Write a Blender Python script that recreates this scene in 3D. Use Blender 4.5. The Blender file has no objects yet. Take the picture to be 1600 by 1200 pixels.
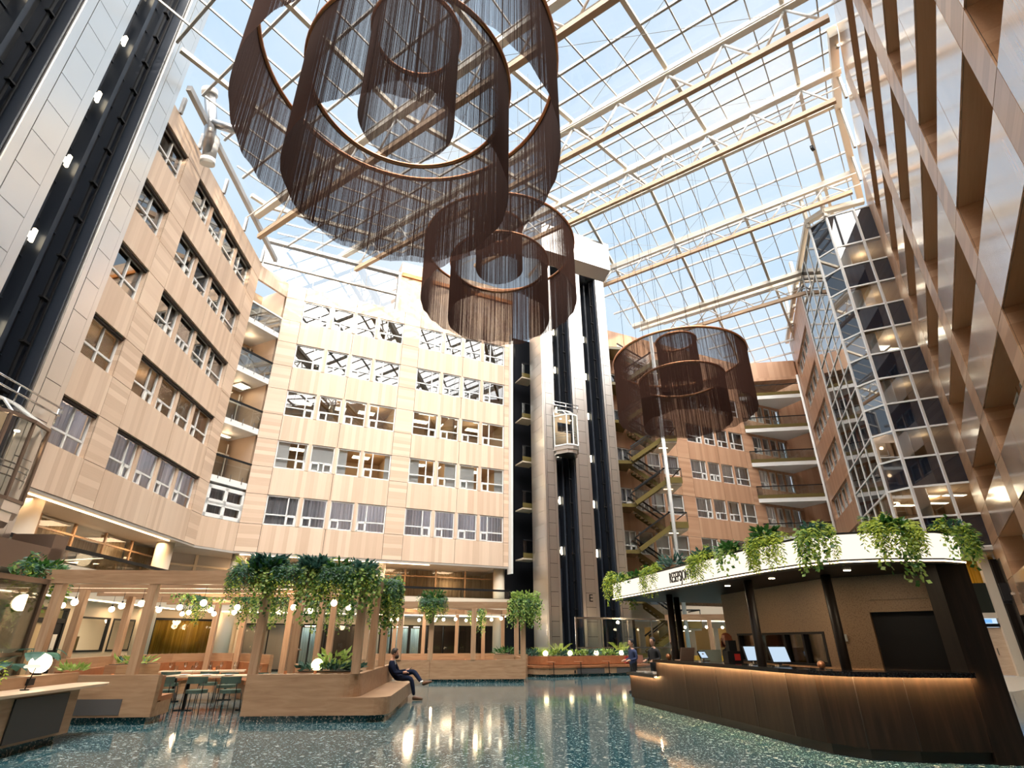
import bpy, math, random
from mathutils import Vector, Matrix
SC = bpy.context.scene
COL = SC.collection
R = math.radians
PI = math.pi
rnd = random.Random(7)

def frame(px, py, az):
    """wall frame: local x runs along compass heading az, local y to its left, z up"""
    return (px, py, R(90 - az))

def to_world(fr, x, y):
    c, s = math.cos(fr[2]), math.sin(fr[2])
    return (fr[0] + x * c - y * s, fr[1] + x * s + y * c)

class MB:
    def __init__(s):
        s.v = []; s.f = []; s.m = []; s.sm = []
    def quad(s, a, b, c, d, m=0):
        i = len(s.v); s.v += [a, b, c, d]; s.f.append((i, i+1, i+2, i+3)); s.m.append(m); s.sm.append(False)
    def tri(s, a, b, c, m=0):
        i = len(s.v); s.v += [a, b, c]; s.f.append((i, i+1, i+2)); s.m.append(m); s.sm.append(False)
    def box(s, x0, x1, y0, y1, z0, z1, m=0, front=None):
        i = len(s.v)
        s.v += [(x0,y0,z0),(x1,y0,z0),(x1,y1,z0),(x0,y1,z0),(x0,y0,z1),(x1,y0,z1),(x1,y1,z1),(x0,y1,z1)]
        for k, q in enumerate(((0,1,5,4),(1,2,6,5),(2,3,7,6),(3,0,4,7),(4,5,6,7),(3,2,1,0))):
            s.f.append(tuple(i+j for j in q)); s.m.append(front if (front is not None and k == 0) else m); s.sm.append(False)
    def bar(s, p, q, w, h, m=0, up=(0,0,1)):
        """box beam from p to q, w wide, h high"""
        p, q = Vector(p), Vector(q); d = (q-p)
        if d.length < 1e-6: return
        d.normalize(); u = Vector(up)
        if abs(d.dot(u)) > .99: u = Vector((1,0,0))
        a = d.cross(u).normalized(); b = a.cross(d).normalized()
        a *= w/2; b *= h/2; i = len(s.v)
        for c in (p, q):
            for e in (-a-b, a-b, a+b, -a+b): s.v.append(tuple(c+e))
        for f in ((0,1,5,4),(1,2,6,5),(2,3,7,6),(3,0,4,7),(3,2,1,0),(4,5,6,7)):
            s.f.append(tuple(i+j for j in f)); s.m.append(m); s.sm.append(False)
    def tube(s, pts, r, n=8, m=0, caps=True):
        """round tube along a path; r a number or one per point"""
        pts = [Vector(p) for p in pts]; rs = r if isinstance(r, (list, tuple)) else [r]*len(pts)
        i0 = len(s.v); prev = None
        for k, p in enumerate(pts):
            d = (pts[min(k+1, len(pts)-1)] - pts[max(k-1, 0)])
            d = d.normalized() if d.length > 1e-9 else Vector((0,0,1))
            if prev is None:
                a = d.cross(Vector((0,0,1)))
                if a.length < .05: a = d.cross(Vector((1,0,0)))
            else:
                a = prev - d*prev.dot(d)
            a.normalize(); prev = a; b = d.cross(a)
            for j in range(n):
                t = 2*PI*j/n
                s.v.append(tuple(p + (a*math.cos(t) + b*math.sin(t))*rs[k]))
        for k in range(len(pts)-1):
            for j in range(n):
                a, b = i0+k*n+j, i0+k*n+(j+1) % n
                s.f.append((a, b, b+n, a+n)); s.m.append(m); s.sm.append(True)
        if caps:
            s.f.append(tuple(i0+j for j in reversed(range(n)))); s.m.append(m); s.sm.append(False)
            e = i0+(len(pts)-1)*n
            s.f.append(tuple(e+j for j in range(n))); s.m.append(m); s.sm.append(False)
    def cyl(s, x, y, z0, z1, r, n=16, m=0, r1=None):
        s.tube([(x,y,z0),(x,y,z1)], [r, r if r1 is None else r1], n, m)
    def lathe(s, prof, n=16, m=0, c=(0,0,0)):
        i0 = len(s.v)
        for (r, z) in prof:
            for j in range(n):
                t = 2*PI*j/n; s.v.append((c[0]+r*math.cos(t), c[1]+r*math.sin(t), c[2]+z))
        for k in range(len(prof)-1):
            for j in range(n):
                a, b = i0+k*n+j, i0+k*n+(j+1) % n
                s.f.append((a, b, b+n, a+n)); s.m.append(m); s.sm.append(True)
    def ball(s, c, r, n=12, m=0, sq=1):
        s.lathe([(max(r*math.sin(PI*k/(n//2+1)), 1e-4), -r*sq*math.cos(PI*k/(n//2+1))) for k in range(n//2+2)], n, m, c)
    def prism(s, poly, z0, z1, m=0, top=None, bot=None):
        """vertical prism over a counter-clockwise outline"""
        n = len(poly); i = len(s.v)
        s.v += [(x,y,z0) for x,y in poly] + [(x,y,z1) for x,y in poly]
        for j in range(n):
            k = (j+1) % n; s.f.append((i+j, i+k, i+n+k, i+n+j)); s.m.append(m); s.sm.append(False)
        s.f.append(tuple(i+n+j for j in range(n))); s.m.append(m if top is None else top); s.sm.append(False)
        s.f.append(tuple(i+j for j in reversed(range(n)))); s.m.append(m if bot is None else bot); s.sm.append(False)
    def strip(s, pts, z0, z1, th, m=0):
        """thin upright wall of thickness th following a plan polyline (thickness to its left)"""
        L = offset(pts, th)
        for k in range(len(pts)-1):
            s.prism([pts[k], pts[k+1], L[k+1], L[k]], z0, z1, m)
    def build(s, name, mats, parent=None, loc=None, rz=None, smooth=None):
        me = bpy.data.meshes.new(name); me.from_pydata(s.v, [], s.f); me.update()
        if not isinstance(mats, (list, tuple)): mats = [mats]
        for mt in mats: me.materials.append(mt)
        if len(mats) > 1: me.polygons.foreach_set('material_index', s.m)
        me.polygons.foreach_set('use_smooth', s.sm if smooth is None else [smooth]*len(s.f))
        o = bpy.data.objects.new(name, me); COL.objects.link(o)
        if parent is not None: o.parent = parent
        if loc is not None: o.location = loc
        if rz is not None: o.rotation_euler = (0, 0, rz)
        return o

def offset(pts, d):
    out = []
    for k, p in enumerate(pts):
        a = Vector(pts[max(k-1,0)]); b = Vector(pts[min(k+1,len(pts)-1)])
        ns = []
        if k > 0: e = (Vector(p)-a).normalized(); ns.append(Vector((-e.y, e.x)))
        if k < len(pts)-1: e = (b-Vector(p)).normalized(); ns.append(Vector((-e.y, e.x)))
        n = sum(ns, Vector((0,0))); n.normalize(); c = max(.4, n.dot(ns[0]))
        out.append((p[0]+n.x*d/c, p[1]+n.y*d/c))
    return out

def tag(o, label=None, cat=None, group=None, kind=None):
    if label: o['label'] = label
    if cat: o['category'] = cat
    if group: o['group'] = group
    if kind: o['kind'] = kind
    return o
def empty(name, loc=(0,0,0), rz=0, parent=None):
    o = bpy.data.objects.new(name, None); COL.objects.link(o); o.location = loc; o.rotation_euler = (0,0,rz)
    o.empty_display_size = .2
    if parent is not None: o.parent = parent
    return o
def thing(name, label, cat, loc=(0,0,0), rz=0, group=None):
    return tag(empty(name, loc, rz), label, cat, group)
def copy_tree(o, loc=None, rz=None, label=None, group=None, parent=None):
    c = o.copy(); COL.objects.link(c)
    if parent is not None: c.parent = parent
    if loc is not None: c.location = loc
    if rz is not None: c.rotation_euler = (0,0,rz)
    if label: c['label'] = label
    if group: c['group'] = group
    for ch in list(o.children): copy_tree(ch, parent=c)
    return c
ORD = ['first','second','third','fourth','fifth','sixth','seventh','eighth','ninth','tenth','eleventh','twelfth','thirteenth','fourteenth','fifteenth','sixteenth']

# ------------------------------------------------------------------ materials
def newmat(name):
    m = bpy.data.materials.new(name); m.use_nodes = True; nt = m.node_tree
    b = nt.nodes['Principled BSDF']; return m, nt, b
def plain(name, col, rough=.5, metal=0, emit=None, es=0, spec=None):
    m, nt, b = newmat(name)
    b.inputs['Base Color'].default_value = (*col, 1); b.inputs['Roughness'].default_value = rough; b.inputs['Metallic'].default_value = metal
    if spec is not None: b.inputs['Specular IOR Level'].default_value = spec
    if emit: b.inputs['Emission Color'].default_value = (*emit, 1); b.inputs['Emission Strength'].default_value = es
    return m
def N(nt, t, **kw):
    n = nt.nodes.new(t)
    for k, v in kw.items():
        if k.startswith('i_'): n.inputs[k[2:].replace('_', ' ')].default_value = v
        else: setattr(n, k, v)
    return n
def ramp(nt, stops):
    r = nt.nodes.new('ShaderNodeValToRGB'); e = r.color_ramp.elements
    while len(e) < len(stops): e.new(.5)
    for k, (p, c) in enumerate(stops): e[k].position = p; e[k].color = (*c, 1)
    return r
def planks(name, axis, width, cols, rough=.5, grain=.25, spec=.4, bump=.0):
    """boards across local axis ('x' = upright boards side by side, 'z' = stacked boards); every board its own tone"""
    m, nt, b = newmat(name); L = nt.links.new
    tc = N(nt, 'ShaderNodeTexCoord'); sp = N(nt, 'ShaderNodeSeparateXYZ'); L(tc.outputs['Object'], sp.inputs[0])
    d = N(nt, 'ShaderNodeMath', operation='DIVIDE'); L(sp.outputs['X' if axis == 'x' else 'Z'], d.inputs[0]); d.inputs[1].default_value = width
    fl = N(nt, 'ShaderNodeMath', operation='FLOOR'); L(d.outputs[0], fl.inputs[0])
    o0 = N(nt, 'ShaderNodeMath', operation='SUBTRACT'); L(sp.outputs['Z' if axis == 'x' else 'X'], o0.inputs[0]); o0.inputs[1].default_value = 8.3 if axis == 'x' else -40
    o = N(nt, 'ShaderNodeMath', operation='DIVIDE'); L(o0.outputs[0], o.inputs[0]); o.inputs[1].default_value = 3.32 if axis == 'x' else 80
    of = N(nt, 'ShaderNodeMath', operation='FLOOR'); L(o.outputs[0], of.inputs[0])
    cb = N(nt, 'ShaderNodeCombineXYZ'); L(fl.outputs[0], cb.inputs[0]); L(of.outputs[0], cb.inputs[1])
    wn = N(nt, 'ShaderNodeTexWhiteNoise', noise_dimensions='3D'); L(cb.outputs[0], wn.inputs['Vector'])
    mp = N(nt, 'ShaderNodeMapping'); mp.inputs['Scale'].default_value = (14, 14, .7) if axis == 'x' else (.7, 14, 14)
    L(tc.outputs['Object'], mp.inputs['Vector'])
    ns = N(nt, 'ShaderNodeTexNoise'); ns.inputs['Scale'].default_value = 1.6; ns.inputs['Detail'].default_value = 4; L(mp.outputs[0], ns.inputs['Vector'])
    mx = N(nt, 'ShaderNodeMix', data_type='FLOAT'); mx.inputs[0].default_value = grain
    L(wn.outputs['Value'], mx.inputs[2]); L(ns.outputs['Fac'], mx.inputs[3])
    rp = ramp(nt, cols); L(mx.outputs[0], rp.inputs[0]); L(rp.outputs[0], b.inputs['Base Color'])
    b.inputs['Roughness'].default_value = rough; b.inputs['Specular IOR Level'].default_value = spec
    return m
def grain(name, cols, scale=(2,14,14), rough=.45, spec=.4, det=5):
    m, nt, b = newmat(name); L = nt.links.new
    tc = N(nt, 'ShaderNodeTexCoord'); mp = N(nt, 'ShaderNodeMapping'); mp.inputs['Scale'].default_value = scale; L(tc.outputs['Object'], mp.inputs[0])
    ns = N(nt, 'ShaderNodeTexNoise'); ns.inputs['Scale'].default_value = 1.3; ns.inputs['Detail'].default_value = det; ns.inputs['Distortion'].default_value = .6
    L(mp.outputs[0], ns.inputs['Vector']); rp = ramp(nt, cols); L(ns.outputs['Fac'], rp.inputs[0]); L(rp.outputs[0], b.inputs['Base Color'])
    b.inputs['Roughness'].default_value = rough; b.inputs['Specular IOR Level'].default_value = spec
    return m
def glass(name, base=.06, k=1.0, tint=(1,1,1)):
    m = bpy.data.materials.new(name); m.use_nodes = True; nt = m.node_tree; nt.nodes.clear(); L = nt.links.new
    out = N(nt, 'ShaderNodeOutputMaterial'); mx = N(nt, 'ShaderNodeMixShader'); tr = N(nt, 'ShaderNodeBsdfTransparent'); gl = N(nt, 'ShaderNodeBsdfGlossy')
    tr.inputs[0].default_value = (*tint, 1); gl.inputs['Roughness'].default_value = .0
    fr = N(nt, 'ShaderNodeFresnel'); fr.inputs[0].default_value = 1.5
    ma = N(nt, 'ShaderNodeMath', operation='MULTIPLY_ADD', use_clamp=True); ma.inputs[1].default_value = k; ma.inputs[2].default_value = base
    L(fr.outputs[0], ma.inputs[0]); L(ma.outputs[0], mx.inputs[0]); L(tr.outputs[0], mx.inputs[1]); L(gl.outputs[0], mx.inputs[2]); L(mx.outputs[0], out.inputs[0])
    return m
def emis(name, col, s):
    m = bpy.data.materials.new(name); m.use_nodes = True; nt = m.node_tree; nt.nodes.clear()
    out = N(nt, 'ShaderNodeOutputMaterial'); e = N(nt, 'ShaderNodeEmission'); e.inputs[0].default_value = (*col, 1); e.inputs[1].default_value = s
    nt.links.new(e.outputs[0], out.inputs[0]); return m

BEECH = [(.1,(.54,.39,.28)),(.5,(.62,.465,.345)),(.9,(.70,.545,.415))]
M = {}
M['wood_v'] = planks('beech_boards_upright', 'x', .23, BEECH, .42, .3)
M['wood_h'] = planks('beech_boards_stacked', 'z', .23, BEECH, .42, .3)
RED = [(.1,(.40,.225,.135)),(.5,(.47,.275,.17)),(.9,(.53,.33,.21))]
M['red_v'] = planks('cherry_boards_upright', 'x', .25, RED, .4, .3)
M['red_h'] = planks('cherry_boards_stacked', 'z', .25, RED, .4, .3)
VEN = [(.2,(.40,.22,.115)),(.5,(.49,.285,.16)),(.8,(.57,.35,.21))]
M['ven_v'] = planks('veneer_boards', 'x', .3, VEN, .25, .35, .9)
_b = M['ven_v'].node_tree.nodes['Principled BSDF']; _b.inputs['Coat Weight'].default_value = 1; _b.inputs['Coat IOR'].default_value = 1.9; _b.inputs['Coat Roughness'].default_value = .14
M['ven_h'] = planks('veneer_reveals', 'z', .3, VEN, .3, .35, .5)
M['oak'] = grain('oak_furniture', [(.25,(.27,.155,.085)),(.5,(.345,.21,.12)),(.75,(.42,.265,.16))], (1.2,9,9), .4)
M['oak_v'] = grain('oak_posts', [(.25,(.31,.18,.10)),(.5,(.39,.24,.14)),(.75,(.46,.30,.185))], (12,12,.9), .4)
M['oak_back'] = grain('oak_bench_back', [(.25,(.27,.16,.085)),(.5,(.34,.205,.115)),(.75,(.40,.25,.145))], (1.2,1.2,14), .4)
M['dark_wood'] = grain('dark_stained_oak', [(.25,(.006,.004,.003)),(.5,(.012,.008,.0055)),(.75,(.024,.015,.0095))], (11,11,.8), .5, .22)
M['darker'] = plain('black_plinth', (.008,.007,.006), .45)
M['seam'] = plain('shadow_joint', (.03,.02,.015), .9)
M['white'] = plain('white_paint', (.72,.72,.70), .45)
M['roofw'] = plain('roof_steel_cream', (.54,.49,.41), .45)
M['roofbar'] = plain('roof_bar_grey', (.40,.39,.37), .5)
M['chord'] = plain('roof_chord_tan', (.52,.36,.23), .5)
M['cream'] = plain('cream_plaster', (.66,.56,.43), .6)
M['beige'] = plain('beige_room_wall', (.42,.31,.2), .7)
M['soffit'] = plain('soffit_grey', (.42,.38,.34), .6)
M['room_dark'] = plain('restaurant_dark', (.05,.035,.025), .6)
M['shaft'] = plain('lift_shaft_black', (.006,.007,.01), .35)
M['shaft_blue'] = plain('lift_shaft_slate', (.02,.026,.038), .4)
M['steel'] = plain('brushed_steel', (.78,.75,.71), .3, 1)
M['steel2'] = plain('steel_tube', (.6,.6,.6), .25, 1)
M['bronze'] = plain('bronze_frame', (.2,.14,.105), .35, .6)
M['black'] = plain('black_metal', (.008,.008,.009), .5, 0, spec=.25)
M['navy'] = plain('navy_panel', (.010,.014,.024), .03, spec=.8)
_b = M['navy'].node_tree.nodes['Principled BSDF']; _b.inputs['Coat Weight'].default_value = .6; _b.inputs['Coat IOR'].default_value = 1.7; _b.inputs['Coat Roughness'].default_value = .0
M['glass'] = glass('window_glass', .02, .9)
M['glass_up'] = glass('window_glass_reflective', .22, 1.0, (.8,.85,.85))
M['glass_bay'] = glass('bay_glass', .28, 1.0, (.8,.86,.88))
M['glass_roof'] = glass('roof_glass', .0, .5)
M['glass_bal'] = glass('balustrade_glass', .03, .8, (.9,.93,.92))
M['glass_dark'] = glass('tinted_glass', .05, .9, (.5,.5,.47))
def cloth(name, a, b, sc=9):
    return grain(name, [(.3,a),(.7,b)], (sc,sc,.15), .85, .1, 2)
M['curt_blue'] = cloth('sheer_curtain_blue', (.50,.52,.58), (.80,.82,.88))
M['curt_white'] = plain('roller_blind_white', (.82,.86,.85), .8)
M['curt_tan'] = cloth('curtain_tan', (.34,.25,.15), (.52,.41,.27))
M['curt_must'] = cloth('curtain_mustard', (.42,.27,.04), (.70,.48,.10))
M['curt_aqua'] = cloth('curtain_aqua', (.42,.58,.58), (.62,.78,.77))
M['blind'] = plain('venetian_slat', (.66,.58,.42), .45)
M['leather'] = grain('tan_leather', [(.3,(.26,.10,.04)),(.7,(.34,.14,.06))], (5,5,5), .38)
M['green'] = plain('green_upholstery', (.05,.085,.065), .8)
M['string'] = plain('brown_string', (.048,.021,.014), .85, spec=.1)
M['copper'] = plain('copper_ring', (.60,.27,.13), .28, .85)
M['tabletop'] = grain('pale_oak_top', [(.3,(.52,.37,.25)),(.7,(.62,.47,.33))], (1.5,9,9), .35)
M['fern'] = grain('fern_leaf', [(.3,(.22,.34,.03)),(.7,(.58,.64,.10))], (6,6,6), .55, .25)
M['leaf'] = grain('dark_leaf', [(.3,(.018,.075,.016)),(.7,(.06,.17,.03))], (6,6,6), .4, .4)
M['ivy'] = grain('ivy_leaf', [(.3,(.12,.27,.04)),(.7,(.42,.50,.14))], (9,9,9), .45, .35)
M['blueleaf'] = grain('blue_green_leaf', [(.3,(.02,.075,.06)),(.7,(.07,.16,.12))], (6,6,6), .4, .4)
M['stem'] = plain('plant_stem', (.06,.04,.02), .7)
M['soil'] = plain('soil', (.03,.02,.014), .95)
M['globe'] = emis('glowing_globe', (1,.80,.52), 9)
M['warm_led'] = emis('warm_led', (1,.66,.36), 9)
M['cove_led'] = emis('cove_led', (1,.74,.48), 7)
M['fascia_light'] = emis('backlit_fascia', (1,.88,.72), 1.0)
M['panel_light'] = emis('ceiling_panel', (1,.85,.6), 6)
M['down_light'] = emis('downlight', (1,.8,.55), 14)
M['orb'] = emis('floor_globe', (1,.78,.46), 6)
M['screen'] = emis('monitor_screen', (.62,.78,.95), .75)
M['green_sign'] = emis('exit_sign', (.1,.8,.35), 1.6)
M['blue_sign'] = emis('exit_sign_blue', (.15,.35,.8), 1.2)
M['skin'] = plain('skin', (.55,.30,.20), .5)
M['hair'] = plain('dark_hair', (.02,.013,.009), .6)
M['redhair'] = plain('red_hair', (.22,.05,.015), .6)
M['suit'] = plain('navy_suit', (.005,.009,.026), .85, spec=.15)
M['trouser'] = plain('navy_trousers', (.008,.014,.036), .85, spec=.15)
M['shirt'] = plain('white_shirt', (.7,.7,.68), .7)
M['shoe'] = plain('brown_shoe', (.15,.07,.035), .45)
M['coat'] = plain('blue_coat', (.018,.03,.085), .8)
M['blackcloth'] = plain('black_cloth', (.008,.008,.010), .8)
M['red'] = plain('red_enamel', (.5,.03,.025), .4)
M['porcelain'] = plain('white_porcelain', (.75,.73,.7), .3)
M['charcoal'] = plain('charcoal_panel', (.045,.042,.040), .7)
M['speaker_grey'] = plain('acoustic_fabric', (.075,.068,.064), .9)
M['amber'] = plain('amber_glass', (.6,.26,.12), .2)
M['rose_gold'] = plain('rose_gold_metal', (.56,.40,.32), .35, .6)

def translucent(m, k):
    nt = m.node_tree; L = nt.links.new; b = nt.nodes['Principled BSDF']; o = nt.nodes['Material Output']
    t = N(nt, 'ShaderNodeBsdfTranslucent'); mx = N(nt, 'ShaderNodeMixShader'); mx.inputs[0].default_value = k
    src = b.inputs['Base Color'].links[0].from_socket; L(src, t.inputs[0]); L(b.outputs[0], mx.inputs[1]); L(t.outputs[0], mx.inputs[2]); L(mx.outputs[0], o.inputs[0])
for n_ in ('fern','ivy','leaf','blueleaf'): translucent(M[n_], .35)
for n_ in ('curt_blue','curt_tan','curt_must','curt_aqua'): translucent(M[n_], .45)
def terrazzo():
    m, nt, b = newmat('teal_terrazzo'); L = nt.links.new
    tc = N(nt, 'ShaderNodeTexCoord')
    v = N(nt, 'ShaderNodeTexVoronoi'); v.inputs['Scale'].default_value = 13; L(tc.outputs['Object'], v.inputs['Vector'])
    wn = N(nt, 'ShaderNodeTexWhiteNoise'); L(v.outputs['Position'], wn.inputs['Vector'])
    r1 = ramp(nt, [(.0,(.010,.058,.076)),(.35,(.018,.082,.10)),(.6,(.045,.118,.125)),(.76,(.13,.18,.17)),(.86,(.42,.44,.40)),(1,(.7,.7,.65))]); L(wn.outputs['Value'], r1.inputs[0])
    r1.color_ramp.interpolation = 'CONSTANT'
    v2 = N(nt, 'ShaderNodeTexVoronoi'); v2.inputs['Scale'].default_value = 60; L(tc.outputs['Object'], v2.inputs['Vector'])
    w2 = N(nt, 'ShaderNodeTexWhiteNoise'); L(v2.outputs['Position'], w2.inputs['Vector'])
    r2 = ramp(nt, [(0,(.010,.055,.072)),(.5,(.024,.086,.104)),(.78,(.10,.16,.155)),(.9,(.45,.47,.43))]); r2.color_ramp.interpolation = 'CONSTANT'; L(w2.outputs['Value'], r2.inputs[0])
    ed = N(nt, 'ShaderNodeMath', operation='GREATER_THAN'); L(v.outputs['Distance'], ed.inputs[0]); ed.inputs[1].default_value = .38
    mx = N(nt, 'ShaderNodeMix', data_type='RGBA'); L(ed.outputs[0], mx.inputs[0]); L(r1.outputs[0], mx.inputs[6]); L(r2.outputs[0], mx.inputs[7])
    L(mx.outputs[2], b.inputs['Base Color']); b.inputs['Roughness'].default_value = .085; b.inputs['Specular IOR Level'].default_value = .22
    return m
M['terrazzo'] = terrazzo()
def tan_tile():
    m, nt, b = newmat('small_tan_tiles'); L = nt.links.new
    tc = N(nt, 'ShaderNodeTexCoord'); v = N(nt, 'ShaderNodeTexVoronoi'); v.inputs['Scale'].default_value = 55; L(tc.outputs['Object'], v.inputs['Vector'])
    r = ramp(nt, [(0,(.34,.215,.125)),(.5,(.31,.195,.11)),(.8,(.23,.14,.08))]); L(v.outputs['Distance'], r.inputs[0]); L(r.outputs[0], b.inputs['Base Color'])
    b.inputs['Roughness'].default_value = .55; return m
M['tan_tile'] = tan_tile()
# ================================================================== SHELL
KH = 3.32
def Z0(k): return 7.48 + KH*k
def Z1(k): return 9.17 + KH*k
WIN = [0]
F1 = frame(-15.6, 20.5, -4.2)      # left wall
F2 = frame(-8.6, 33.9, 64.8)       # back wall, left of the lift tower
F3 = frame(17.0, 46.4, 64.8)       # back wall, right of the lift tower
F4 = frame(21.5, 31.0, 200.8)      # far right wall (x runs back towards us)
F5 = frame(24.67, 29.0, 215.3)     # near right wall

def struct(name, mb, mats, fr=None, parent=None):
    o = mb.build(name, mats, parent, None if fr is None else (fr[0], fr[1], 0), None if fr is None else fr[2])
    if parent is None: o['kind'] = 'structure'
    return o

def make_window(fr, x0, x1, z0, z1, D, gl, cover=None, bays=4, post='wood_v', hood=False, rr=rnd):
    WIN[0] += 1
    w = empty('window_%d' % WIN[0], (*to_world(fr, x0, 0), z0), fr[2]); w['kind'] = 'structure'
    L = x1-x0; H = z1-z0; ya, yb = D-.12, D-.03
    f = MB()
    f.box(0, L, ya, yb, 0, .07); f.box(0, L, ya, yb, H-.07, H); f.box(0, .07, ya, yb, 0, H); f.box(L-.07, L, ya, yb, 0, H)
    posts = []
    if bays == 4:
        cs = [L*.27, L*.5, L*.73]
        for c in cs: posts.append(c); f.box(c-.17, c-.1, ya, yb, 0, H); f.box(c+.1, c+.17, ya, yb, 0, H)
        for c in (L*.17, L*.83): f.box(c-.035, c+.035, ya, yb, 0, H)
        f.box(0, L, ya, yb, .56, .63)
        for c, d in ((cs[0]-.17, -1), (cs[0]+.17, 1), (cs[1]+.17, 1) if rr.random() < .5 else (cs[1]-.17, -1), (cs[2]+.17, 1)):
            e = c + d*.52; a, b2 = min(c, e), max(c, e)
            for q in ((a, a+.09), (b2-.09, b2)): f.box(q[0], q[1], ya-.03, yb, 0, .6)
            f.box(a, b2, ya-.03, yb, .02, .1); f.box(a, b2, ya-.03, yb, .5, .6)
    else:
        f.box(L*.62-.035, L*.62+.035, ya, yb, 0, H); f.box(0, L, ya, yb, .56, .63)
    f.build('window_frame', M['white'], w)
    if posts:
        p = MB()
        for c in posts: p.box(c-.1, c+.1, D-.2, D, 0, H)
        p.build('window_post', M[post], w)
    g = MB(); g.quad((.03,D-.06,.03),(L-.03,D-.06,.03),(L-.03,D-.06,H-.03),(.03,D-.06,H-.03)); g.build('window_glass', M[gl], w)
    if hood:
        h = MB(); h.box(-.02, L+.02, D-.27, D-.14, H-.12, H-.02); h.build('blind_housing', M['seam'], w)
    if cover:
        covers = cover if isinstance(cover, list) else [(cover, 0, 1)]
        for (mt, a, b2) in covers:
            c = MB()
            if mt == 'blind':
                n = int((H-.1)/.055)
                for j in range(n):
                    z = .06+j*.055; c.quad((a*L+.08, D+.02, z), (b2*L-.08, D+.02, z), (b2*L-.08, D+.04, z+.042), (a*L+.08, D+.04, z+.042))
                c.build('venetian_blind', M['blind'], w)
            else:
                n = max(2, int((b2-a)*L/.07)); x = [a*L+.06+(b2-a)*(L-.12)*j/n for j in range(n+1)]
                amp = .0 if mt == 'curt_white' else .05
                yy = [D+.08+amp*math.sin(j*2.1)+amp*.5*math.sin(j*.8) for j in range(n+1)]
                for j in range(n): c.quad((x[j], yy[j], .03), (x[j+1], yy[j+1], .03), (x[j+1], yy[j+1], H-.04), (x[j], yy[j], H-.04))
                c.build('window_curtain', M[mt], w)
    return w

def facade(name, fr, xa, xb, ops, ks, zb, zt, D, wv, wh, win, seams=.5, zt2=None):
    body = MB(); pan = MB(); g = .012
    ops = sorted(ops)
    piers = []; x = xa
    for a, b in ops: piers.append((x, a)); x = b
    piers.append((x, xb))
    zs = [zb]
    for k in ks: zs += [Z0(k), Z1(k)]
    zs.append(zt)
    for a, b in piers:
        if b-a < .05: continue
        body.box(a, b, .02, D, zb, zt, 0, 2)
        for j in range(len(zs)-1): pan.box(a+g, b-g, -.02, .015, zs[j]+g, zs[j+1]-g, 1)
    for a, b in ops:
        for j in range(0, len(zs), 2):
            body.box(a, b, .02, D, zs[j], zs[j+1], 0, 2)
            n = max(1, round((b-a)/3.5))
            for q in range(n):
                l = (b-a)/n; pan.box(a+l*q+g, a+l*(q+1)-g, -.02, .015, zs[j]+g, zs[j+1]-g, 0)
    body_m = [M[wh], M[wh], M['seam']]
    w = struct(name, body, body_m, fr)
    o = pan.build('cladding', [M[wv], M[wh]], w)
    for k in ks:
        for a, b in ops:
            win(k, a, b)
    return w

def rooms(name, fr, xa, xb, ks, D, depth=4.5, zlo=None, mat='beige'):
    m = MB()
    for k in list(ks)+[ks[-1]+1]:
        z = Z0(k)-1.05
        m.box(xa, xb, D+.0, D+depth, z, z+.3)
    m.box(xa, xb, D+depth, D+depth+.1, Z0(ks[0])-1.05, Z1(ks[-1])+1)
    n = max(2, int((xb-xa)/4))
    for j in range(n+1):
        x = xa+(xb-xa)*j/n; m.box(x-.06, x+.06, D+.4, D+depth, Z0(ks[0])-1.05, Z1(ks[-1])+1)
    return struct(name, m, M[mat], fr)

def ceiling_panels(fr, spots, z, label, group, size=(.55, .28)):
    first = None
    for (x, y) in spots:
        loc = (*to_world(fr, x, y), z)
        if first is None:
            t = thing('ceiling_light', label, 'ceiling light', loc, fr[2], group)
            a = MB(); a.box(-size[0]-.04, size[0]+.04, -size[1]-.04, size[1]+.04, -.05, 0); a.build('housing', M['white'], t)
            b = MB(); b.box(-size[0], size[0], -size[1], size[1], -.07, -.051); b.build('diffuser', M['panel_light'], t)
            first = t
        else: copy_tree(first, loc)

# floor ------------------------------------------------------------
fl = MB(); fl.box(-30, 45, -14, 62, -.2, 0)
struct('floor', fl, M['terrazzo'])
pv = MB(); pv.prism([(16.5,20.6),(21.2,24.0),(25.5,31.5),(23.0,31.9),(14.6,24.5)], .0, .004)
struct('floor_paving', pv, plain('pale_paving', (.42,.38,.31), .25))

# left wall ----------------------------------------------------------
def win1(k, a, b):
    narrow = b-a < 4
    cov = {0: 'curt_blue', 1: 'blind', 2: None, 3: None, 4: None}[k]
    if k == 1 and not narrow: cov = [('blind', .16, .74)]
    if k == 2 and not narrow: cov = [('blind', .28, .49), ('blind', .5, .72)]
    if k == 2 and narrow: cov = None
    if k == 1 and narrow: cov = 'blind'
    make_window(F1, a, b, Z0(k), Z1(k), .32, 'glass' if k < 2 else 'glass_up', cov, 2 if narrow else 4, 'wood_v', True)
facade('wall_left', F1, -4.3, 8.28, [(-3.9,-1.43),(-.15,7.1)], range(5), 5.95, 23.6, .32, 'wood_v', 'wood_h', win1)
rooms('room_left', F1, -3.95, 9, range(5), .32)
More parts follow.
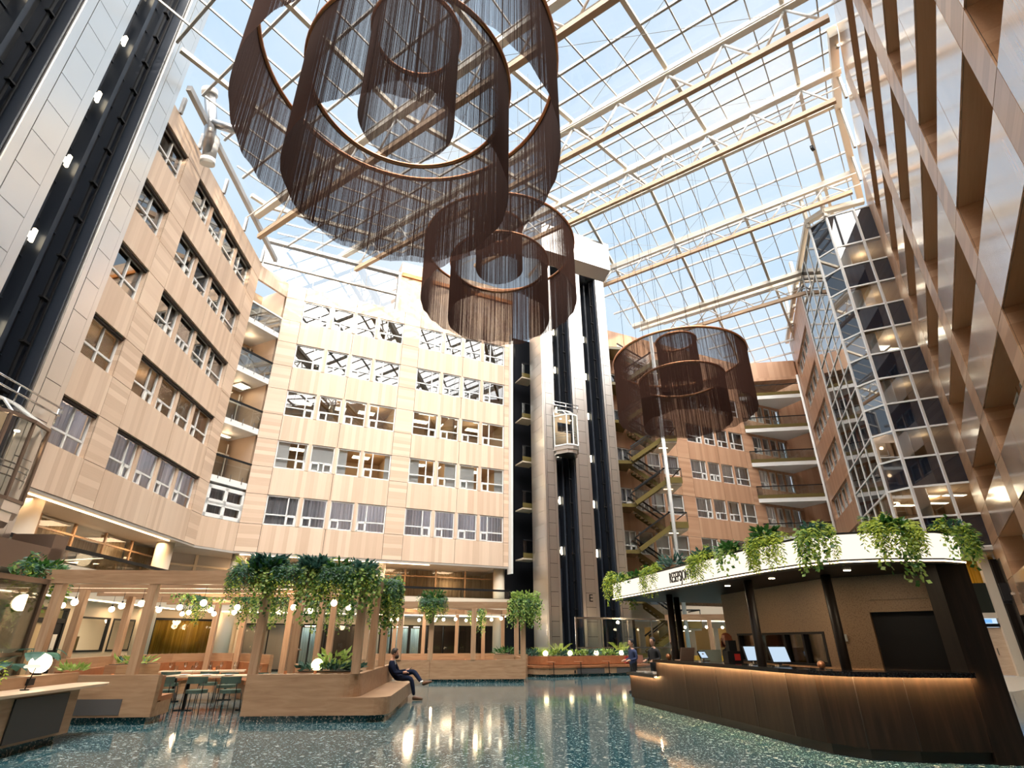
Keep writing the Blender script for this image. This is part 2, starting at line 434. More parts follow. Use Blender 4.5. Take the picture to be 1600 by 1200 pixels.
# back wall, left part -----------------------------------------------
def win2(k, a, b):
    if k == 0: cov = 'curt_blue'
    elif k == 1: cov = [('curt_white', 0, .1), ('curt_white', .22, .6), ('curt_white', .94, 1)] if a < 0 else [('curt_white', 0, .1), ('curt_white', .36, .5), ('curt_white', .52, .68), ('curt_white', .9, 1)]
    else: cov = None
    make_window(F2, a, b, Z0(k), Z1(k), .16, 'glass' if k < 2 else 'glass_up', cov, 4, 'wood_v')
facade('wall_back', F2, -7.25, 9.25, [(-6.08,.83),(2.04,8.85)], range(5), 5.95, 23.5, .16, 'wood_v', 'wood_h', win2)
rooms('room_back', F2, -7.2, 9.3, range(5), .16)
for k in (1, 2):
    ceiling_panels(F2, [(x, y) for x in (-4.9,-2.6,-.6,3.4,5.6,7.6) for y in (1.3, 3.1)], Z0(k+1)-1.06,
        'square ceiling light glowing inside the %s window row of the back wall' % ('second' if k == 1 else 'third'), 'office ceiling lights, %s row up' % ('second' if k == 1 else 'third'))
# back wall, right part ------------------------------------------------
def win3(k, a, b):
    cov = {0:'curt_white',1:[('curt_blue',0,.6),('curt_white',.6,1)],2:'curt_blue',3:'curt_blue',4:None}[k]
    make_window(F3, a, b, Z0(k), Z1(k), .16, 'glass' if k < 3 else 'glass_up', cov, 4, 'red_v')
facade('wall_back_right', F3, -12.6, 11.2, [(-10.0,-3.1),(-1.75,5.05),(6.35,10.8)], range(5), 5.95, 26.8, .16, 'red_v', 'red_h', win3)
rooms('room_back_right', F3, -12.6, 11, range(5), .16)
# far right wall --------------------------------------------------------
def win4(k, a, b):
    make_window(F4, a, b, Z0(k), Z1(k), .3, 'glass' if k < 2 else 'glass_up', 'curt_white' if k < 2 else None, 4, 'red_v')
facade('wall_right_far', F4, -18.6, -7.8, [(-17.1,-9.35)], range(6), 4.0, 28.7, .3, 'red_v', 'red_h', win4)
rooms('room_right_far', F4, -18.5, -8, range(6), .3)
# near right wall (deep reveals) ------------------------------------------
def win5(k, a, b):
    make_window(F5, a, b, Z0(k), Z1(k), .95, 'glass', 'curt_tan' if k == -1 else None, 4, 'ven_v')
facade('wall_right', F5, -.4, 60, [(3.9,11.2),(12.95,19.77),(21.1,26.63),(27.65,33.4)], range(-1, 6), 2.6, 29.3, .95, 'ven_v', 'ven_h', win5)
rooms('room_right', F5, 0, 36, range(-1, 6), .95)
m = MB(); m.box(-50, -14, .0, .4, 0, 24.5, 0); struct('wall_left_rear', m, M['wood_h'], F1)
b5 = MB(); b5.box(-.5, 1.5, -.03, 1.2, 0, 5.2); b5.box(-6, 60, .9, 1.1, 0, 5.8)
for x in (6.5, 12, 18, 24): b5.box(x, x+.5, .1, .7, 0, 2.6)
struct('wall_right_base', b5, M['dark_wood'], F5)

# rounded corner of balconies between left wall and back wall ---------------
A = to_world(F1, 8.28, 0); B = to_world(F2, -7.25, 0)
cl = math.hypot(B[0]-A[0], B[1]-A[1]); FC = (A[0], A[1], math.atan2(B[1]-A[1], B[0]-A[0]))
c = MB(); c.box(0, cl, 0, .2, 5.95, 7.46, 0); c.box(0, cl, .02, .2, 22.5, 23.55, 0)
c.box(-2.5, cl+5, 2.6, 2.7, 7, 23.3, 1); c.box(cl+.1, cl+.25, .3, 4, 7, 23.3, 0); c.box(-.25, -.1, .3, 4, 7, 23.3, 0)
struct('wall_corner', c, [M['wood_v'], M['beige']], FC)
WIN[0] += 1
w = empty('window_%d' % WIN[0], (A[0], A[1], 7.48), FC[2]); w['kind'] = 'structure'
f = MB()
for x in (0, cl/2-.1, cl-.14): f.box(x, x+.2, .02, .16, 0, 1.7)
for z in (0, .62, 1.5): f.box(0, cl, .02, .16, z, z+.2)
f.box(0, cl, .02, .16, .7, .95); f.build('window_frame', M['white'], w)
g = MB(); g.box(.1, cl-.1, .1, .11, .1, 1.6); g.build('window_glass', M['glass'], w)
cu = MB()
for j in range(30):
    x = .1+(cl-.2)*j/30; cu.quad((x,.4+.04*(j%2),.1),(x+cl/30,.4+.04*((j+1)%2),.1),(x+cl/30,.4+.04*((j+1)%2),1.6),(x,.4+.04*(j%2),1.6))
cu.build('window_curtain', M['curt_blue'], w)
for k in range(4):
    zt = 9.68+KH*k
    t = thing('balcony', ['lowest','second lowest','second highest','highest'][k]+' white-edged balcony where the left and back walls meet', 'balcony', (A[0], A[1], zt-.35), FC[2], 'balconies in the left corner')
    s = MB(); s.box(0, cl, 0, 2.6, 0, .35); s.build('slab', M['white'], t)
    r_ = MB(); r_.box(-.05, cl+.05, -.03, .05, 1.42, 1.52); r_.build('handrail', M['black'] if k < 3 else M['white'], t)
    g = MB(); g.box(0, cl, 0, .02, .36, 1.42); g.build('glass_panel', M['glass_bal'], t)
    b_ = MB()
    for x in (.4, cl/2, cl-.4): b_.box(x-.02, x+.02, -.02, 0, .2, .6)
    b_.build('bracket', M['steel2'], t)
    w_ = MB()
    for x in (.1, cl/2, cl-.2): w_.box(x-.04, x+.04, 2.2, 2.26, .35, 3.0)
    w_.box(0, cl, 2.2, 2.26, 2.3, 2.38); w_.build('glazing_bar', M['white'], t)
    g = MB(); g.box(0, cl, 2.22, 2.24, .35, 2.97); g.build('rear_glass', M['glass'], t)
ceiling_panels(FC, [(1.2, 1.7)], 12.6, 'strip ceiling light above the lowest balcony at the left corner', None, (.5,.12))
ceiling_panels(FC, [(1.6, 1.5)], 15.9, 'round-cornered ceiling light above the second balcony at the left corner', None, (.35,.35))

# balconies at the right corner (between back wall and far right wall) -------
P1_ = to_world(F3, 5.6, -.05); P2_ = to_world(F3, 9.7, -.9); P3_ = to_world(F4, -18.0, -.15); P4_ = to_world(F4, -18.6, .1); P5_ = to_world(F3, 11, .1)
pole_top = P3_
def rightbal(k):
    zt = 9.75+KH*k
    t = thing('balcony', ['lowest','second','third','fourth','fifth'][k]+' balcony up at the right rear corner, white edged with glass railing', 'balcony', (0,0,zt), 0, 'balconies in the right corner')
    poly = [P1_, P3_, P4_, P5_]
    s = MB(); s.prism(poly, -.35, 0); s.build('slab', M['white'], t)
    o_ = (0,0)
    def wall(pa, pb, z0, z1, th, nm, mt):
        m = MB(); m.bar((pa[0],pa[1],(z0+z1)/2),(pb[0],pb[1],(z0+z1)/2), th, z1-z0); m.build(nm, mt, t)
    wall(P1_, P3_, .02, .32, .03, 'fascia_glass', plain('olive_glass', (.20,.15,.05), .15) if 'olive' not in M else M['olive'])
    wall(P1_, P3_, .32, 1.05, .02, 'glass_panel', M['glass_bal'])
    wall(P1_, P3_, 1.05, 1.13, .06, 'handrail', M['black'])
    return t
M['olive'] = plain('olive_glass', (.13,.10,.035), .12)
for k in range(5): rightbal(k)
pl = MB(); pl.cyl(P3_[0], P3_[1], 0, 25, .11, 12)
tag(pl.build('support_pole', M['white']), 'slim white pole running up past the balconies at the right rear corner', 'pole')
cm = MB(); cm.cyl(*to_world(F3, 8.6, .6), 5.9, 24, .38, 16); struct('column_right_corner', cm, M['cream'])
cr = MB(); cr.prism([P1_, P3_, P4_, P5_], 24.6, 26.6); struct('wall_corner_right', cr, M['red_v'])
m = MB(); m.prism([(26.9,51.2),(30.2,50.9),(30.3,51.3),(26.9,51.6)], 0, 26.5); m.prism([(30.2,51),(28.6,48.4),(28.9,48.2),(30.5,50.8)], 0, 26.5); struct('wall_corner_right_rear', m, M['red_v'])

# recessed lower storeys --------------------------------------------------
def lower(fr, xa, xb, y, wallmat, nm):
    m = MB(); m.box(xa, xb, 0, y+2.6, 5.85, 5.95); struct('ceiling_soffit_'+nm, m, M['soffit'], fr)
    m = MB(); m.box(xa, xb, .05, y+.2, 2.95, 3.3, 0); m.box(xa, xb, .0, .1, 3.3, 3.95, 1)
    struct('floor_mezzanine_'+nm, m, [M['cream'], M['cream']], fr)
    m = MB(); m.box(xa-3, xb+(3 if nm != 'back' else .5), y+2.4, y+2.5, 3.3, 5.9); m.box(xb+.02, xb+.12, y+.1, y+2.5, 3.3, 5.9); m.box(xa-.12, xa-.02, y+.1, y+2.5, 3.3, 5.9); struct('wall_mezzanine_'+nm, m, M['curt_tan'], fr)
    t = thing('mezzanine_railing', 'black handrail along the mezzanine gallery of the %s wall' % nm.replace('_',' '), 'railing', (fr[0],fr[1],3.95), fr[2])
    m = MB(); m.box(xa, xb, -.03, .06, .45, .57); m.build('handrail', M['black'], t)
    m = MB(); m.box(xa, xb, .0, .012, .0, .46); m.build('glass_panel', M['glass_bal'], t)
    m = MB(); m.box(xa, xb, .02, .1, -.02, .03); m.build('bottom_rail', M['cream'], t)
    WIN[0] += 1
    w = empty('window_%d' % WIN[0], (fr[0],fr[1],0), fr[2]); w['kind'] = 'structure'
    f = MB(); n = int((xb-xa)/1.9)
    for j in range(n+1):
        x = xa+(xb-xa)*j/n; f.box(x-.05, x+.05, y, y+.1, 3.3, 5.85)
    f.box(xa, xb, y, y+.08, 5.35, 5.42); f.build('window_frame', M['oak_v'], w)
    g = MB(); g.quad((xa,y+.035,3.3),(xb,y+.035,3.3),(xb,y+.035,5.85),(xa,y+.035,5.85)); g.build('window_glass', M['glass'], w)
    c = MB()
    for j in range(n):
        x0 = xa+(xb-xa)*j/n+.06; x1 = xa+(xb-xa)*(j+1)/n-.1
        if j % 4 == 3: continue
        nn = 18
        for q in range(nn):
            u0 = x0+(x1-x0)*q/nn; u1 = x0+(x1-x0)*(q+1)/nn
            c.quad((u0,y+.3+.05*(q%2),3.3),(u1,y+.3+.05*((q+1)%2),3.3),(u1,y+.3+.05*((q+1)%2),5.8),(u0,y+.3+.05*(q%2),5.8))
    c.build('window_curtain', M['curt_tan'], w)
lower(F1, -3.9, 8.6, 2.0, 'cream', 'left')
lower(F2, -7.4, 9.3, 2.6, 'cream', 'back')
lower(F3, -12.6, 11, 2.6, 'cream', 'back_right')
m = MB(); m.prism([to_world(F1, 8.3, -.0), to_world(F2, -7.25, -.0), to_world(F2, -7, 7), to_world(F1, 7, 7)], 5.84, 5.945); struct('ceiling_soffit_corner', m, M['soffit'])
m = MB(); m.prism([to_world(F1, 8.3, .05), to_world(F2, -7.25, .05), to_world(F2, -7, 7), to_world(F1, 7, 7)], 2.96, 3.29); struct('floor_mezzanine_corner', m, M['cream'])
FM = (-18.3, 30.0, math.atan2(4.1, 3.1))
m = MB(); m.box(-3, 8, .2, .3, 3.3, 5.9, 0); m.box(-3, 8, .35, .45, 0, 3, 1)
struct('wall_corner_lower', m, [M['soffit'], M['cream']], FM)
m = MB(); m.box(1.6, 1.75, .1, .2, 3.3, 5.85); m.box(3.9, 4.05, .1, .2, 3.3, 5.85); m.box(0, 5.1, .1, .2, 5.2, 5.3); struct('trim_1', m, M['cream'], FM)
# LED lines under the overhang and along the mezzanine edge
def led(name, label, fr, xa, xb, y, z, mt='cove_led', w=.05):
    m = MB(); m.box(xa, xb, y, y+w, z-.035, z); o = m.build(name, M[mt], None, (fr[0],fr[1],0), fr[2]); tag(o, label, 'light strip'); return o
led('light_strip', 'long warm light line recessed in the soffit under the left wall', F1, -3.2, 6.2, .2, 5.84, 'warm_led')
led('light_strip', 'thin light line under the back wall overhang above the curtained gallery', F2, -6.9, 3.9, .2, 5.84, 'cove_led')
led('light_strip', 'light line along the mezzanine edge over the dining booths at the left wall', F1, -3.8, 8.3, .2, 2.94, 'cove_led', .08)
led('light_strip', 'light line along the mezzanine edge above the dark restaurant front', F2, -7.2, 9.2, .2, 2.94, 'cove_led', .08)
led('light_strip', 'light line inside the curtained gallery of the back wall', F2, -1.5, .6, 2.75, 5.3, 'warm_led', .08)
led('light_strip', 'light line along the gallery edge behind the reception kiosk', F3, -7, 10, .2, 2.94, 'cove_led', .08)
# round columns
for n_, (fr, x, y) in enumerate(((F1,-2.1,.75),(F1,7.0,.75),(F2,-6.9,.75),(F2,.9,.75),(F2,8.9,.75),(F1,-12,.75),(F3,-6,.75),(F3,1,.75),(F3,8,.75))):
    m = MB(); m.cyl(*to_world(fr, x, y), 0, 5.9, .38, 24); struct('column_%d' % (n_+1), m, M['cream'])

# ground floor front of the left wall --------------------------------------
m = MB()
for a, b, z0, z1 in ((-14,1.75,0,2.95),(3.5,4.2,0,2.95),(6.45,6.7,0,2.95),(8.7,9.9,0,2.95),(1.75,3.5,2.7,2.95),(4.2,6.45,0,1.1),(6.7,8.7,0,1.1),(4.2,6.45,2.45,2.95),(6.7,8.7,2.45,2.95)):
    m.box(a, b, 2.0, 2.15, z0, z1)
struct('wall_left_ground', m, M['cream'], F1)
m = MB(); m.box(-14, 12, 6, 6.1, 0, 3); struct('wall_left_ground_rear', m, plain('olive_room', (.34,.27,.12), .7), F1)
def window_simple(fr, a, b, z0, z1, y, bars=(), fm='black', gl='glass'):
    WIN[0] += 1
    w = empty('window_%d' % WIN[0], (*to_world(fr, a, y), z0), fr[2]); w['kind'] = 'structure'; L, H = b-a, z1-z0
    f = MB(); f.box(0,L,-.03,.1,0,.07); f.box(0,L,-.03,.1,H-.07,H); f.box(0,.07,-.03,.1,0,H); f.box(L-.07,L,-.03,.1,0,H)
    for x in bars: f.box(x-.035, x+.035, -.02, .08, 0, H)
    f.build('window_frame', M[fm], w); g = MB(); g.quad((.05,.035,.05),(L-.05,.035,.05),(L-.05,.035,H-.05),(.05,.035,H-.05)); g.build('window_glass', M[gl], w); return w
window_simple(F1, 4.2, 6.45, 1.1, 2.45, 2.0); window_simple(F1, 6.7, 8.7, 1.1, 2.45, 2.0)
d = empty('door_1', (*to_world(F1, 1.75, 2.0), 0), F1[2]); d['kind'] = 'structure'
m = MB(); m.box(0,.12,-.04,.12,0,2.7); m.box(1.63,1.75,-.04,.12,0,2.7); m.box(0,1.75,-.04,.12,2.15,2.32); m.box(0,1.75,-.04,.12,2.62,2.7); m.box(1.1,1.63,0,.1,0,2.15); m.build('door_frame', M['black'], d)
m = MB(); m.box(.12,1.1,.03,.09,0,2.15); m.build('door_leaf', plain('pale_door', (.62,.47,.28), .5), d)
m = MB(); m.tube([(.95,-.05,1.0),(.95,.03,1.0)], .07, 12); m.box(.9,1.0,-.03,.04,.95,1.05); m.build('door_handle', M['red'], d)
m = MB(); m.box(1.25,1.5,-.015,.0,1.2,1.75); m.build('notice', M['porcelain'], d)
s = MB(); s.box(.0,.42,0,.04,0,.14); tag(s.build('exit_sign', M['green_sign'], None, (*to_world(F1, 2.2, 1.93), 2.40), F1[2]), 'small green exit sign above the door under the left wall', 'sign')
s = MB(); s.box(.0,.42,0,.04,0,.14); tag(s.build('exit_sign', M['green_sign'], None, (*to_world(F1, 5.0, 3.0), 2.2), F1[2]), 'small green exit sign inside the room behind the left wall window', 'sign')
# mustard curtain bay in the corner
WIN[0] += 1
w = empty('window_%d' % WIN[0], (*to_world(FM, .4, .3), 0), FM[2]); w['kind'] = 'structure'
c = MB(); n = 40; L = 3.3
for j in range(n):
    a, b = L*j/n, L*(j+1)/n; ya, yb = -.02-.06*math.sin(j*1.7), -.02-.06*math.sin((j+1)*1.7)
    c.quad((a,ya,.2),(b,yb,.2),(b,yb,2.5),(a,ya,2.5))
c.build('window_curtain', M['curt_must'], w)
f = MB(); f.box(0,L,-.2,-.12,2.5,2.6); f.box(-.08,0,-.2,-.1,0,2.6); f.box(L,L+.08,-.2,-.1,0,2.6); f.build('window_frame', M['black'], w)
g = MB(); g.quad((0,-.17,0),(L,-.17,0),(L,-.17,2.5),(0,-.17,2.5)); g.build('window_glass', M['glass'], w)
for x in (-.25, 3.95, 4.9):
    pass
# dark restaurant front under the back wall --------------------------------
m = MB(); m.box(-8, 10.2, 3.0, 3.2, 2.45, 2.95); m.box(9.6, 10.3, 2.9, 3.2, 0, 2.95); m.box(-6.3,-5.9,2.95,3.2,0,2.5)
struct('wall_back_ground', m, M['cream'], F2)
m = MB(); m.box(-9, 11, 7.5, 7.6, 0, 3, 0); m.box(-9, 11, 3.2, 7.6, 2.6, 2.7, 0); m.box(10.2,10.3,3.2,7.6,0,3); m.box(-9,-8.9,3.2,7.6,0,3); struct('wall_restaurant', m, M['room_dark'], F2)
window_simple(F2, -5.9, -1.4, .0, 2.45, 3.05, (1.3, 2.2, 3.6)); window_simple(F2, -1.3, 2.6, .75, 2.45, 3.05, (1.65, 2.7)); window_simple(F2, 2.7, 9.55, 0, 2.45, 3.05, (1.0, 2.2, 3.3, 4.4, 5.4, 6.0))
for (a, b, lab) in ((-5.2,-3.9,'pale aqua curtain in the dark restaurant behind the waiter'),(-2.5,-1.6,'narrow pale aqua curtain in the dark restaurant beside the waiter'),(2.9,4.3,'wide pale aqua curtain in the dark restaurant above the seated man'),(4.5,5.1,'pale aqua curtain strip behind the middle pergola posts')):
    c = MB(); n = int((b-a)/.06)
    for j in range(n):
        u, v = a+(b-a)*j/n, a+(b-a)*(j+1)/n
        c.quad((u,5.5+.04*(j%2),.1),(v,5.5+.04*((j+1)%2),.1),(v,5.5+.04*((j+1)%2),2.3),(u,5.5+.04*(j%2),2.3))
    o = c.build('curtain', M['curt_aqua'], None, (F2[0],F2[1],0), F2[2]); tag(o, lab, 'curtain')
    q = MB(); q.box(a+.1, b-.1, 5.2, 5.25, 2.36, 2.40); o = q.build('light_strip', M['down_light'], None, (F2[0],F2[1],0), F2[2]); tag(o, lab.replace('pale aqua curtain', 'light strip over the aqua curtain').replace('narrow light','narrow light').replace('wide light','wide light'), 'light strip')
m = MB(); m.box(-12.6, 11, 5.2, 5.3, 0, 2.95, 0); m.box(-12.6, 11, 3.0, 3.1, 2.5, 2.95, 1)
for x in (-9,-6.5,-4,-1.5,1,3.5,6): m.box(x, x+.5, 3.0, 3.2, 0, 2.6, 1)
struct('wall_back_right_ground', m, [plain('ochre_room', (.30,.20,.06), .6), M['cream']], F3)
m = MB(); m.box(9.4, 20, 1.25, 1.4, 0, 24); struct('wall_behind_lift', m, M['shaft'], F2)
# glazed bay on the right ---------------------------------------------------
bay = empty('wall_bay', (0,0,0)); bay['kind'] = 'structure'
bp = [to_world(F4, -7.8, 0), (21.5,31.0), (22.1,29.85), (23.6,29.13), (25.1,28.42)]
zl = [5.9, 7.5] ; zl = [5.9+1.66*j for j in range(14)]; zl = [z for z in zl if z < 27]+[28.5]
mul = MB(); sp_ = MB(); gv = MB()
for a, b, seg in ((0,1,4),(1,2,1),(2,3,1),(3,4,1)):
    pa, pb = bp[a], bp[b]
    for j in range(seg+1):
        t_ = j/seg; x, y = pa[0]+(pb[0]-pa[0])*t_, pa[1]+(pb[1]-pa[1])*t_
        if j == 0 and a > 0: continue
        mul.bar((x,y,5.85),(x,y,28.5), .08 if 0 < j < seg else .13, .08 if 0 < j < seg else .13)
    for z in zl: mul.bar((pa[0],pa[1],z),(pb[0],pb[1],z), .1, .1)
    for j in range(len(zl)-1):
        q = sp_ if j % 2 == 0 else gv
        q.quad((pa[0],pa[1],zl[j]),(pb[0],pb[1],zl[j]),(pb[0],pb[1],zl[j+1]),(pa[0],pa[1],zl[j+1]))
mul.build('glazing_bar', M['white'], bay); gv.build('vision_glass', M['glass_bay'], bay)
sp_.build('spandrel_glass', M['navy'], bay)
ins = MB(); cen = [(24.6,38.3), (21.8,31.2), (22.3,30.2), (23.7,29.5), (25.2,28.8), (31,33), (31,42), (26.5,40)]
for j in range(7):
    z = 5.9+3.32*j; ins.prism(cen, z+.02, z+1.5)
ins.prism([(30.5,33),(31,33),(31,44),(30.5,44)], 6, 28); ins.prism([(26.2,29.3),(31,32.6),(31,33),(26.0,29.7)], 6, 28)
struct('room_bay', ins, M['beige'])
m = MB(); m.cyl(22.9, 30.4, 5.9, 28, .33, 20); struct('column_bay', m, M['white'])
m = MB(); m.prism([(21.4,31.1),(22.1,29.8),(25.2,28.3),(30,34),(27,44),(24,39)], 5.72, 5.88); struct('ceiling_soffit_bay', m, M['soffit'])
ceiling_panels((0,0,0), [(24.2,31.6),(25.6,31.4),(24.4,34),(26,33.4)], 9.2, 'warm ceiling light glowing inside the lowest lit floor of the glazed bay', 'lights in the lowest lit floor of the bay', (.6,.16))
ceiling_panels((0,0,0), [(24.3,31.9),(25.8,32.2)], 19.2, 'warm ceiling light glowing in the upper lit floor of the glazed bay', 'lights in the upper lit floor of the bay', (.6,.3))
# doors under the bay
FD = frame(22.1, 30.15, 108)
m = MB(); m.box(-1.2,.5,0,.2,0,5.8); m.box(2.1,2.5,-.1,.2,0,5.8); m.box(2.5,3.7,-.3,.2,0,5.3,2); m.box(.5,2.6,0,.2,2.55,2.8,0); m.box(.5,2.6,.05,.15,2.8,4.2,1)
struct('wall_right_entrance', m, [M['cream'], plain('dark_green_panel', (.02,.024,.018), .3), M['dark_wood']], FD)
m = MB(); m.box(-2,4,3,3.1,2.8,5.8); m.box(-2,4,.2,3,4.1,4.2); m.box(3.2,9,.5,.6,0,6); m.box(-6,-1.2,.1,.2,0,6); struct('wall_right_entrance_rear', m, M['curt_must'], FD)
d = empty('door_2', (*to_world(FD, .5, .05), 0), FD[2]); d['kind'] = 'structure'
m = MB(); m.box(0,.12,-.03,.1,0,2.55); m.box(1.98,2.1,-.03,.1,0,2.55); m.box(0,2.1,-.03,.1,2.15,2.3); m.build('door_frame', M['black'], d)
for q in (0, 1):
    m = MB(); m.box(.14+q*.93, .14+q*.93+.9, .02, .08, .02, 2.13); lf = m.build('door_leaf', M['tabletop'], d)
    h = MB(); h.box(.95+q*.18, .98+q*.18, -.04, .0, .9, 1.2); h.build('door_handle', M['steel2'], lf)
s = MB(); s.box(.75,1.3,-.05,.0,2.33,2.5); tag(s.build('exit_sign', M['blue_sign'], None, (*to_world(FD, .5, -.0), 0), FD[2]), 'small blue lit sign above the pale double doors at the right', 'sign')
t = thing('pendant_lamp', 'flat round pendant lamp glowing above the pale double doors at the right', 'lamp', (*to_world(FD, 1.4, 1.4), 4.95), 0)
m = MB(); m.lathe([(.02,.1),(.4,.05),(.42,0)], 20); m.build('lamp_shade', M['white'], t)
m = MB(); m.lathe([(.41,.0),(.001,-.02)], 20); m.build('diffuser', M['panel_light'], t)
m = MB(); m.cyl(0,0,.08,.85,.015,6); m.build('cord', M['black'], t)
t = thing('wall_speaker', 'pair of small black loudspeakers on the base of the near right wall', 'speaker', (*to_world(F5, 2.4, -.3), 3.1), F5[2])
m = MB(); m.box(-.5,-.15,-.2,.1,0,.75); m.build('speaker_box', M['black'], t); m = MB(); m.box(.15,.5,-.2,.1,.1,.85); m.build('speaker_box', M['black'], t); m = MB(); m.box(-.2,.2,0,.3,.35,.45); m.build('bracket', M['steel2'], t)
# ================================================================== ROOF
S35, C35 = math.sin(R(35.3)), math.cos(R(35.3))
def rp(d, t): s = d-37.9; return (24.67+s*S35-t*C35, 29+s*C35+t*S35)
BRK = [(-22,24.9),(12,24.9),(32.2,33.3),(43.2,28.7),(46.5,30.1),(62,24.5)]
def glz(d):
    for (a, za), (b, zb) in zip(BRK, BRK[1:]):
        if d <= b: return za+(zb-za)*(d-a)/(b-a)
    return BRK[-1][1]
HP = []
for fr, o_ in ((F1,-.75),(F2,1.3),(F4,3.4),(F5,.0)):
    c, s = math.cos(fr[2]), math.sin(fr[2]); HP.append((s, -c, -(s*fr[0]-c*fr[1]) + o_))     # a x + b y + c >= 0 in the hall
def clip(p, q, marg=0):
    t0, t1 = 0., 1.
    for a, b, c in HP:
        f0 = a*p[0]+b*p[1]+c-marg; f1 = a*q[0]+b*q[1]+c-marg
        if f0 < 0 and f1 < 0: return None
        if f0 < 0: t0 = max(t0, f0/(f0-f1))
        elif f1 < 0: t1 = min(t1, f0/(f0-f1))
    return (t0, t1) if t1-t0 > .002 else None
def lerp(p, q, t): return tuple(a+(b-a)*t for a, b in zip(p, q))
bars = MB(); thick = MB(); pane = MB()
j = -3
while True:
    t = 2.1+1.375*j
    if t > 50: break
    big = (j % 4 == 0); j += 1
    for (a, za), (b, zb) in zip(BRK, BRK[1:]):
        p = (*rp(a, t), za); q = (*rp(b, t), zb); c = clip(p, q)
        if c: (thick if big else bars).bar(lerp(p,q,c[0]), lerp(p,q,c[1]), .2 if big else .06, .22 if big else .1)
d = 5.9-1.97*12
while d < 62:
    p = (*rp(d, -1), glz(d)); q = (*rp(d, 52), glz(d)); c = clip(p, q)
    if c: bars.bar(lerp(p,q,c[0]), lerp(p,q,c[1]), .11, .16)
    d += 1.97 if d < 43 else 1.6
for d, w in ((32.2,.28),(43.2,.5),(46.5,.25),(12,.25)):
    p = (*rp(d, -1), glz(d)-.1); q = (*rp(d, 52), glz(d)-.1); c = clip(p, q)
    if c: thick.bar(lerp(p,q,c[0]), lerp(p,q,c[1]), w, .3)
for (a, za), (b, zb) in zip(BRK, BRK[1:]):
    n = max(1, int((b-a)/1.2))
    for i in range(n):
        d0 = a+(b-a)*i/n; d1 = a+(b-a)*(i+1)/n; dm = (d0+d1)/2
        c = clip((*rp(dm,-1),0), (*rp(dm,52),0), -.2)
        if c:
            t0, t1 = -1+53*c[0], -1+53*c[1]
            pane.quad((*rp(d0,t0),glz(d0)+.07),(*rp(d0,t1),glz(d0)+.07),(*rp(d1,t1),glz(d1)+.07),(*rp(d1,t0),glz(d1)+.07))
rf = empty('ceiling', (0,0,0)); rf['kind'] = 'structure'
bars.build('glazing_bar', M['roofbar'], rf); thick.build('rafter', M['roofw'], rf); pane.build('roof_glass', M['glass_roof'], rf)
tl = ['nearest the camera, ending over the left wall','second, crossing behind the huge string chandelier','third, just before the roof ridge','fourth, past the roof ridge','farthest, in the roof valley']
for ti, d in enumerate((11.8, 19.6, 27.5, 36.7, 44.0)):
    t = thing('roof_truss', 'cream roof truss with tan chord, '+tl[ti], 'roof truss', (*rp(d, 0), 0), R(90+54.7), 'roof trusses')
    zt = glz(d)-.42; zb = zt-(2.05 if ti < 3 else 1.5)
    c = clip((*rp(d,0),0), (*rp(d,52),0)); ta, tb = 52*c[0], 52*c[1]
    m = MB(); m.box(ta, tb, -.17, .17, zt-.18, zt+.18); m.build('top_chord', M['roofw'], t)
    m = MB(); m.box(ta+.7, tb-(.9 if ti == 0 else 2.2), -.12, .12, zb-.14, zb+.14); m.build('bottom_chord', M['chord'], t)
    k = 2.1
    while k < tb-1.5:
        for s_ in (-1, 1):
            if ta+.6 < k+s_*1.15 < tb-1.0:
                m = MB(); m.tube([(k, 0, zt-.15), (k+s_*1.15, 0, zb+.1)], .06, 6); m.build('web_diagonal', M['white'], t)
        k += 2.75
    m = MB(); m.box(ta, tb, .5, .56, zt-.55, zt-.49); m.box(ta, tb, -.56, -.5, zt-.75, zt-.69); m.build('service_rail', M['white'], t)
cab = MB()
for d0, d1 in ((11.8,19.6),(19.6,27.5),(27.5,36.7),(36.7,44)):
    for i in range(4):
        for a, b in ((2.1+11*i, 13.1+11*i),(13.1+11*i, 2.1+11*i)):
            p = (*rp(d0,a), glz(d0)-.8); q = (*rp(d1,b), glz(d1)-.8); c = clip(p, q)
            if c: cab.tube([lerp(p,q,c[0]), lerp(p,q,c[1])], .012, 4)
cab.build('brace_cable', M['roofbar'], rf)
eb = MB()
for (a, b) in ((23.5,32.2),(32.2,39.0)):
    eb.bar((*rp(a,.25), glz(a)-.35), (*rp(b,.25), glz(b)-.35), .4, .5)
for d in (24.5,28,32.2,35.5): eb.bar((*rp(d,.15),29.2),(*rp(d,.15),glz(d)-.3),.14,.14)
struct('trim_2', eb, M['roofw'])
eb = MB(); eb.box(-3.6, 9, -.62, -.4, 24.35, 24.65)
for x in (-3,-1,2,5,8): eb.box(x, x+.15, -.1, .05, 23.6, 24.6)
struct('trim_3', eb, plain('grey_gutter_beam', (.26,.26,.26), .5), F1)
eb = MB()
pA, pB = to_world(F4,-7.8,-.2), (21.4,30.9)
for a, b in zip([to_world(F4,-18.6,-.2), pA, pB, (22.05,29.8)], [pA, pB, (22.05,29.8), rp(37.5,.2)]):
    eb.bar((*a,29.0),(*b,29.0),.35,.35)
for p in (pA, pB, (22.05,29.8), to_world(F4,-14,-.2), to_world(F4,-11,-.2)): eb.bar((*p,28.5),(*p,31.2),.22,.22)
struct('trim_4', eb, M['roofw'])
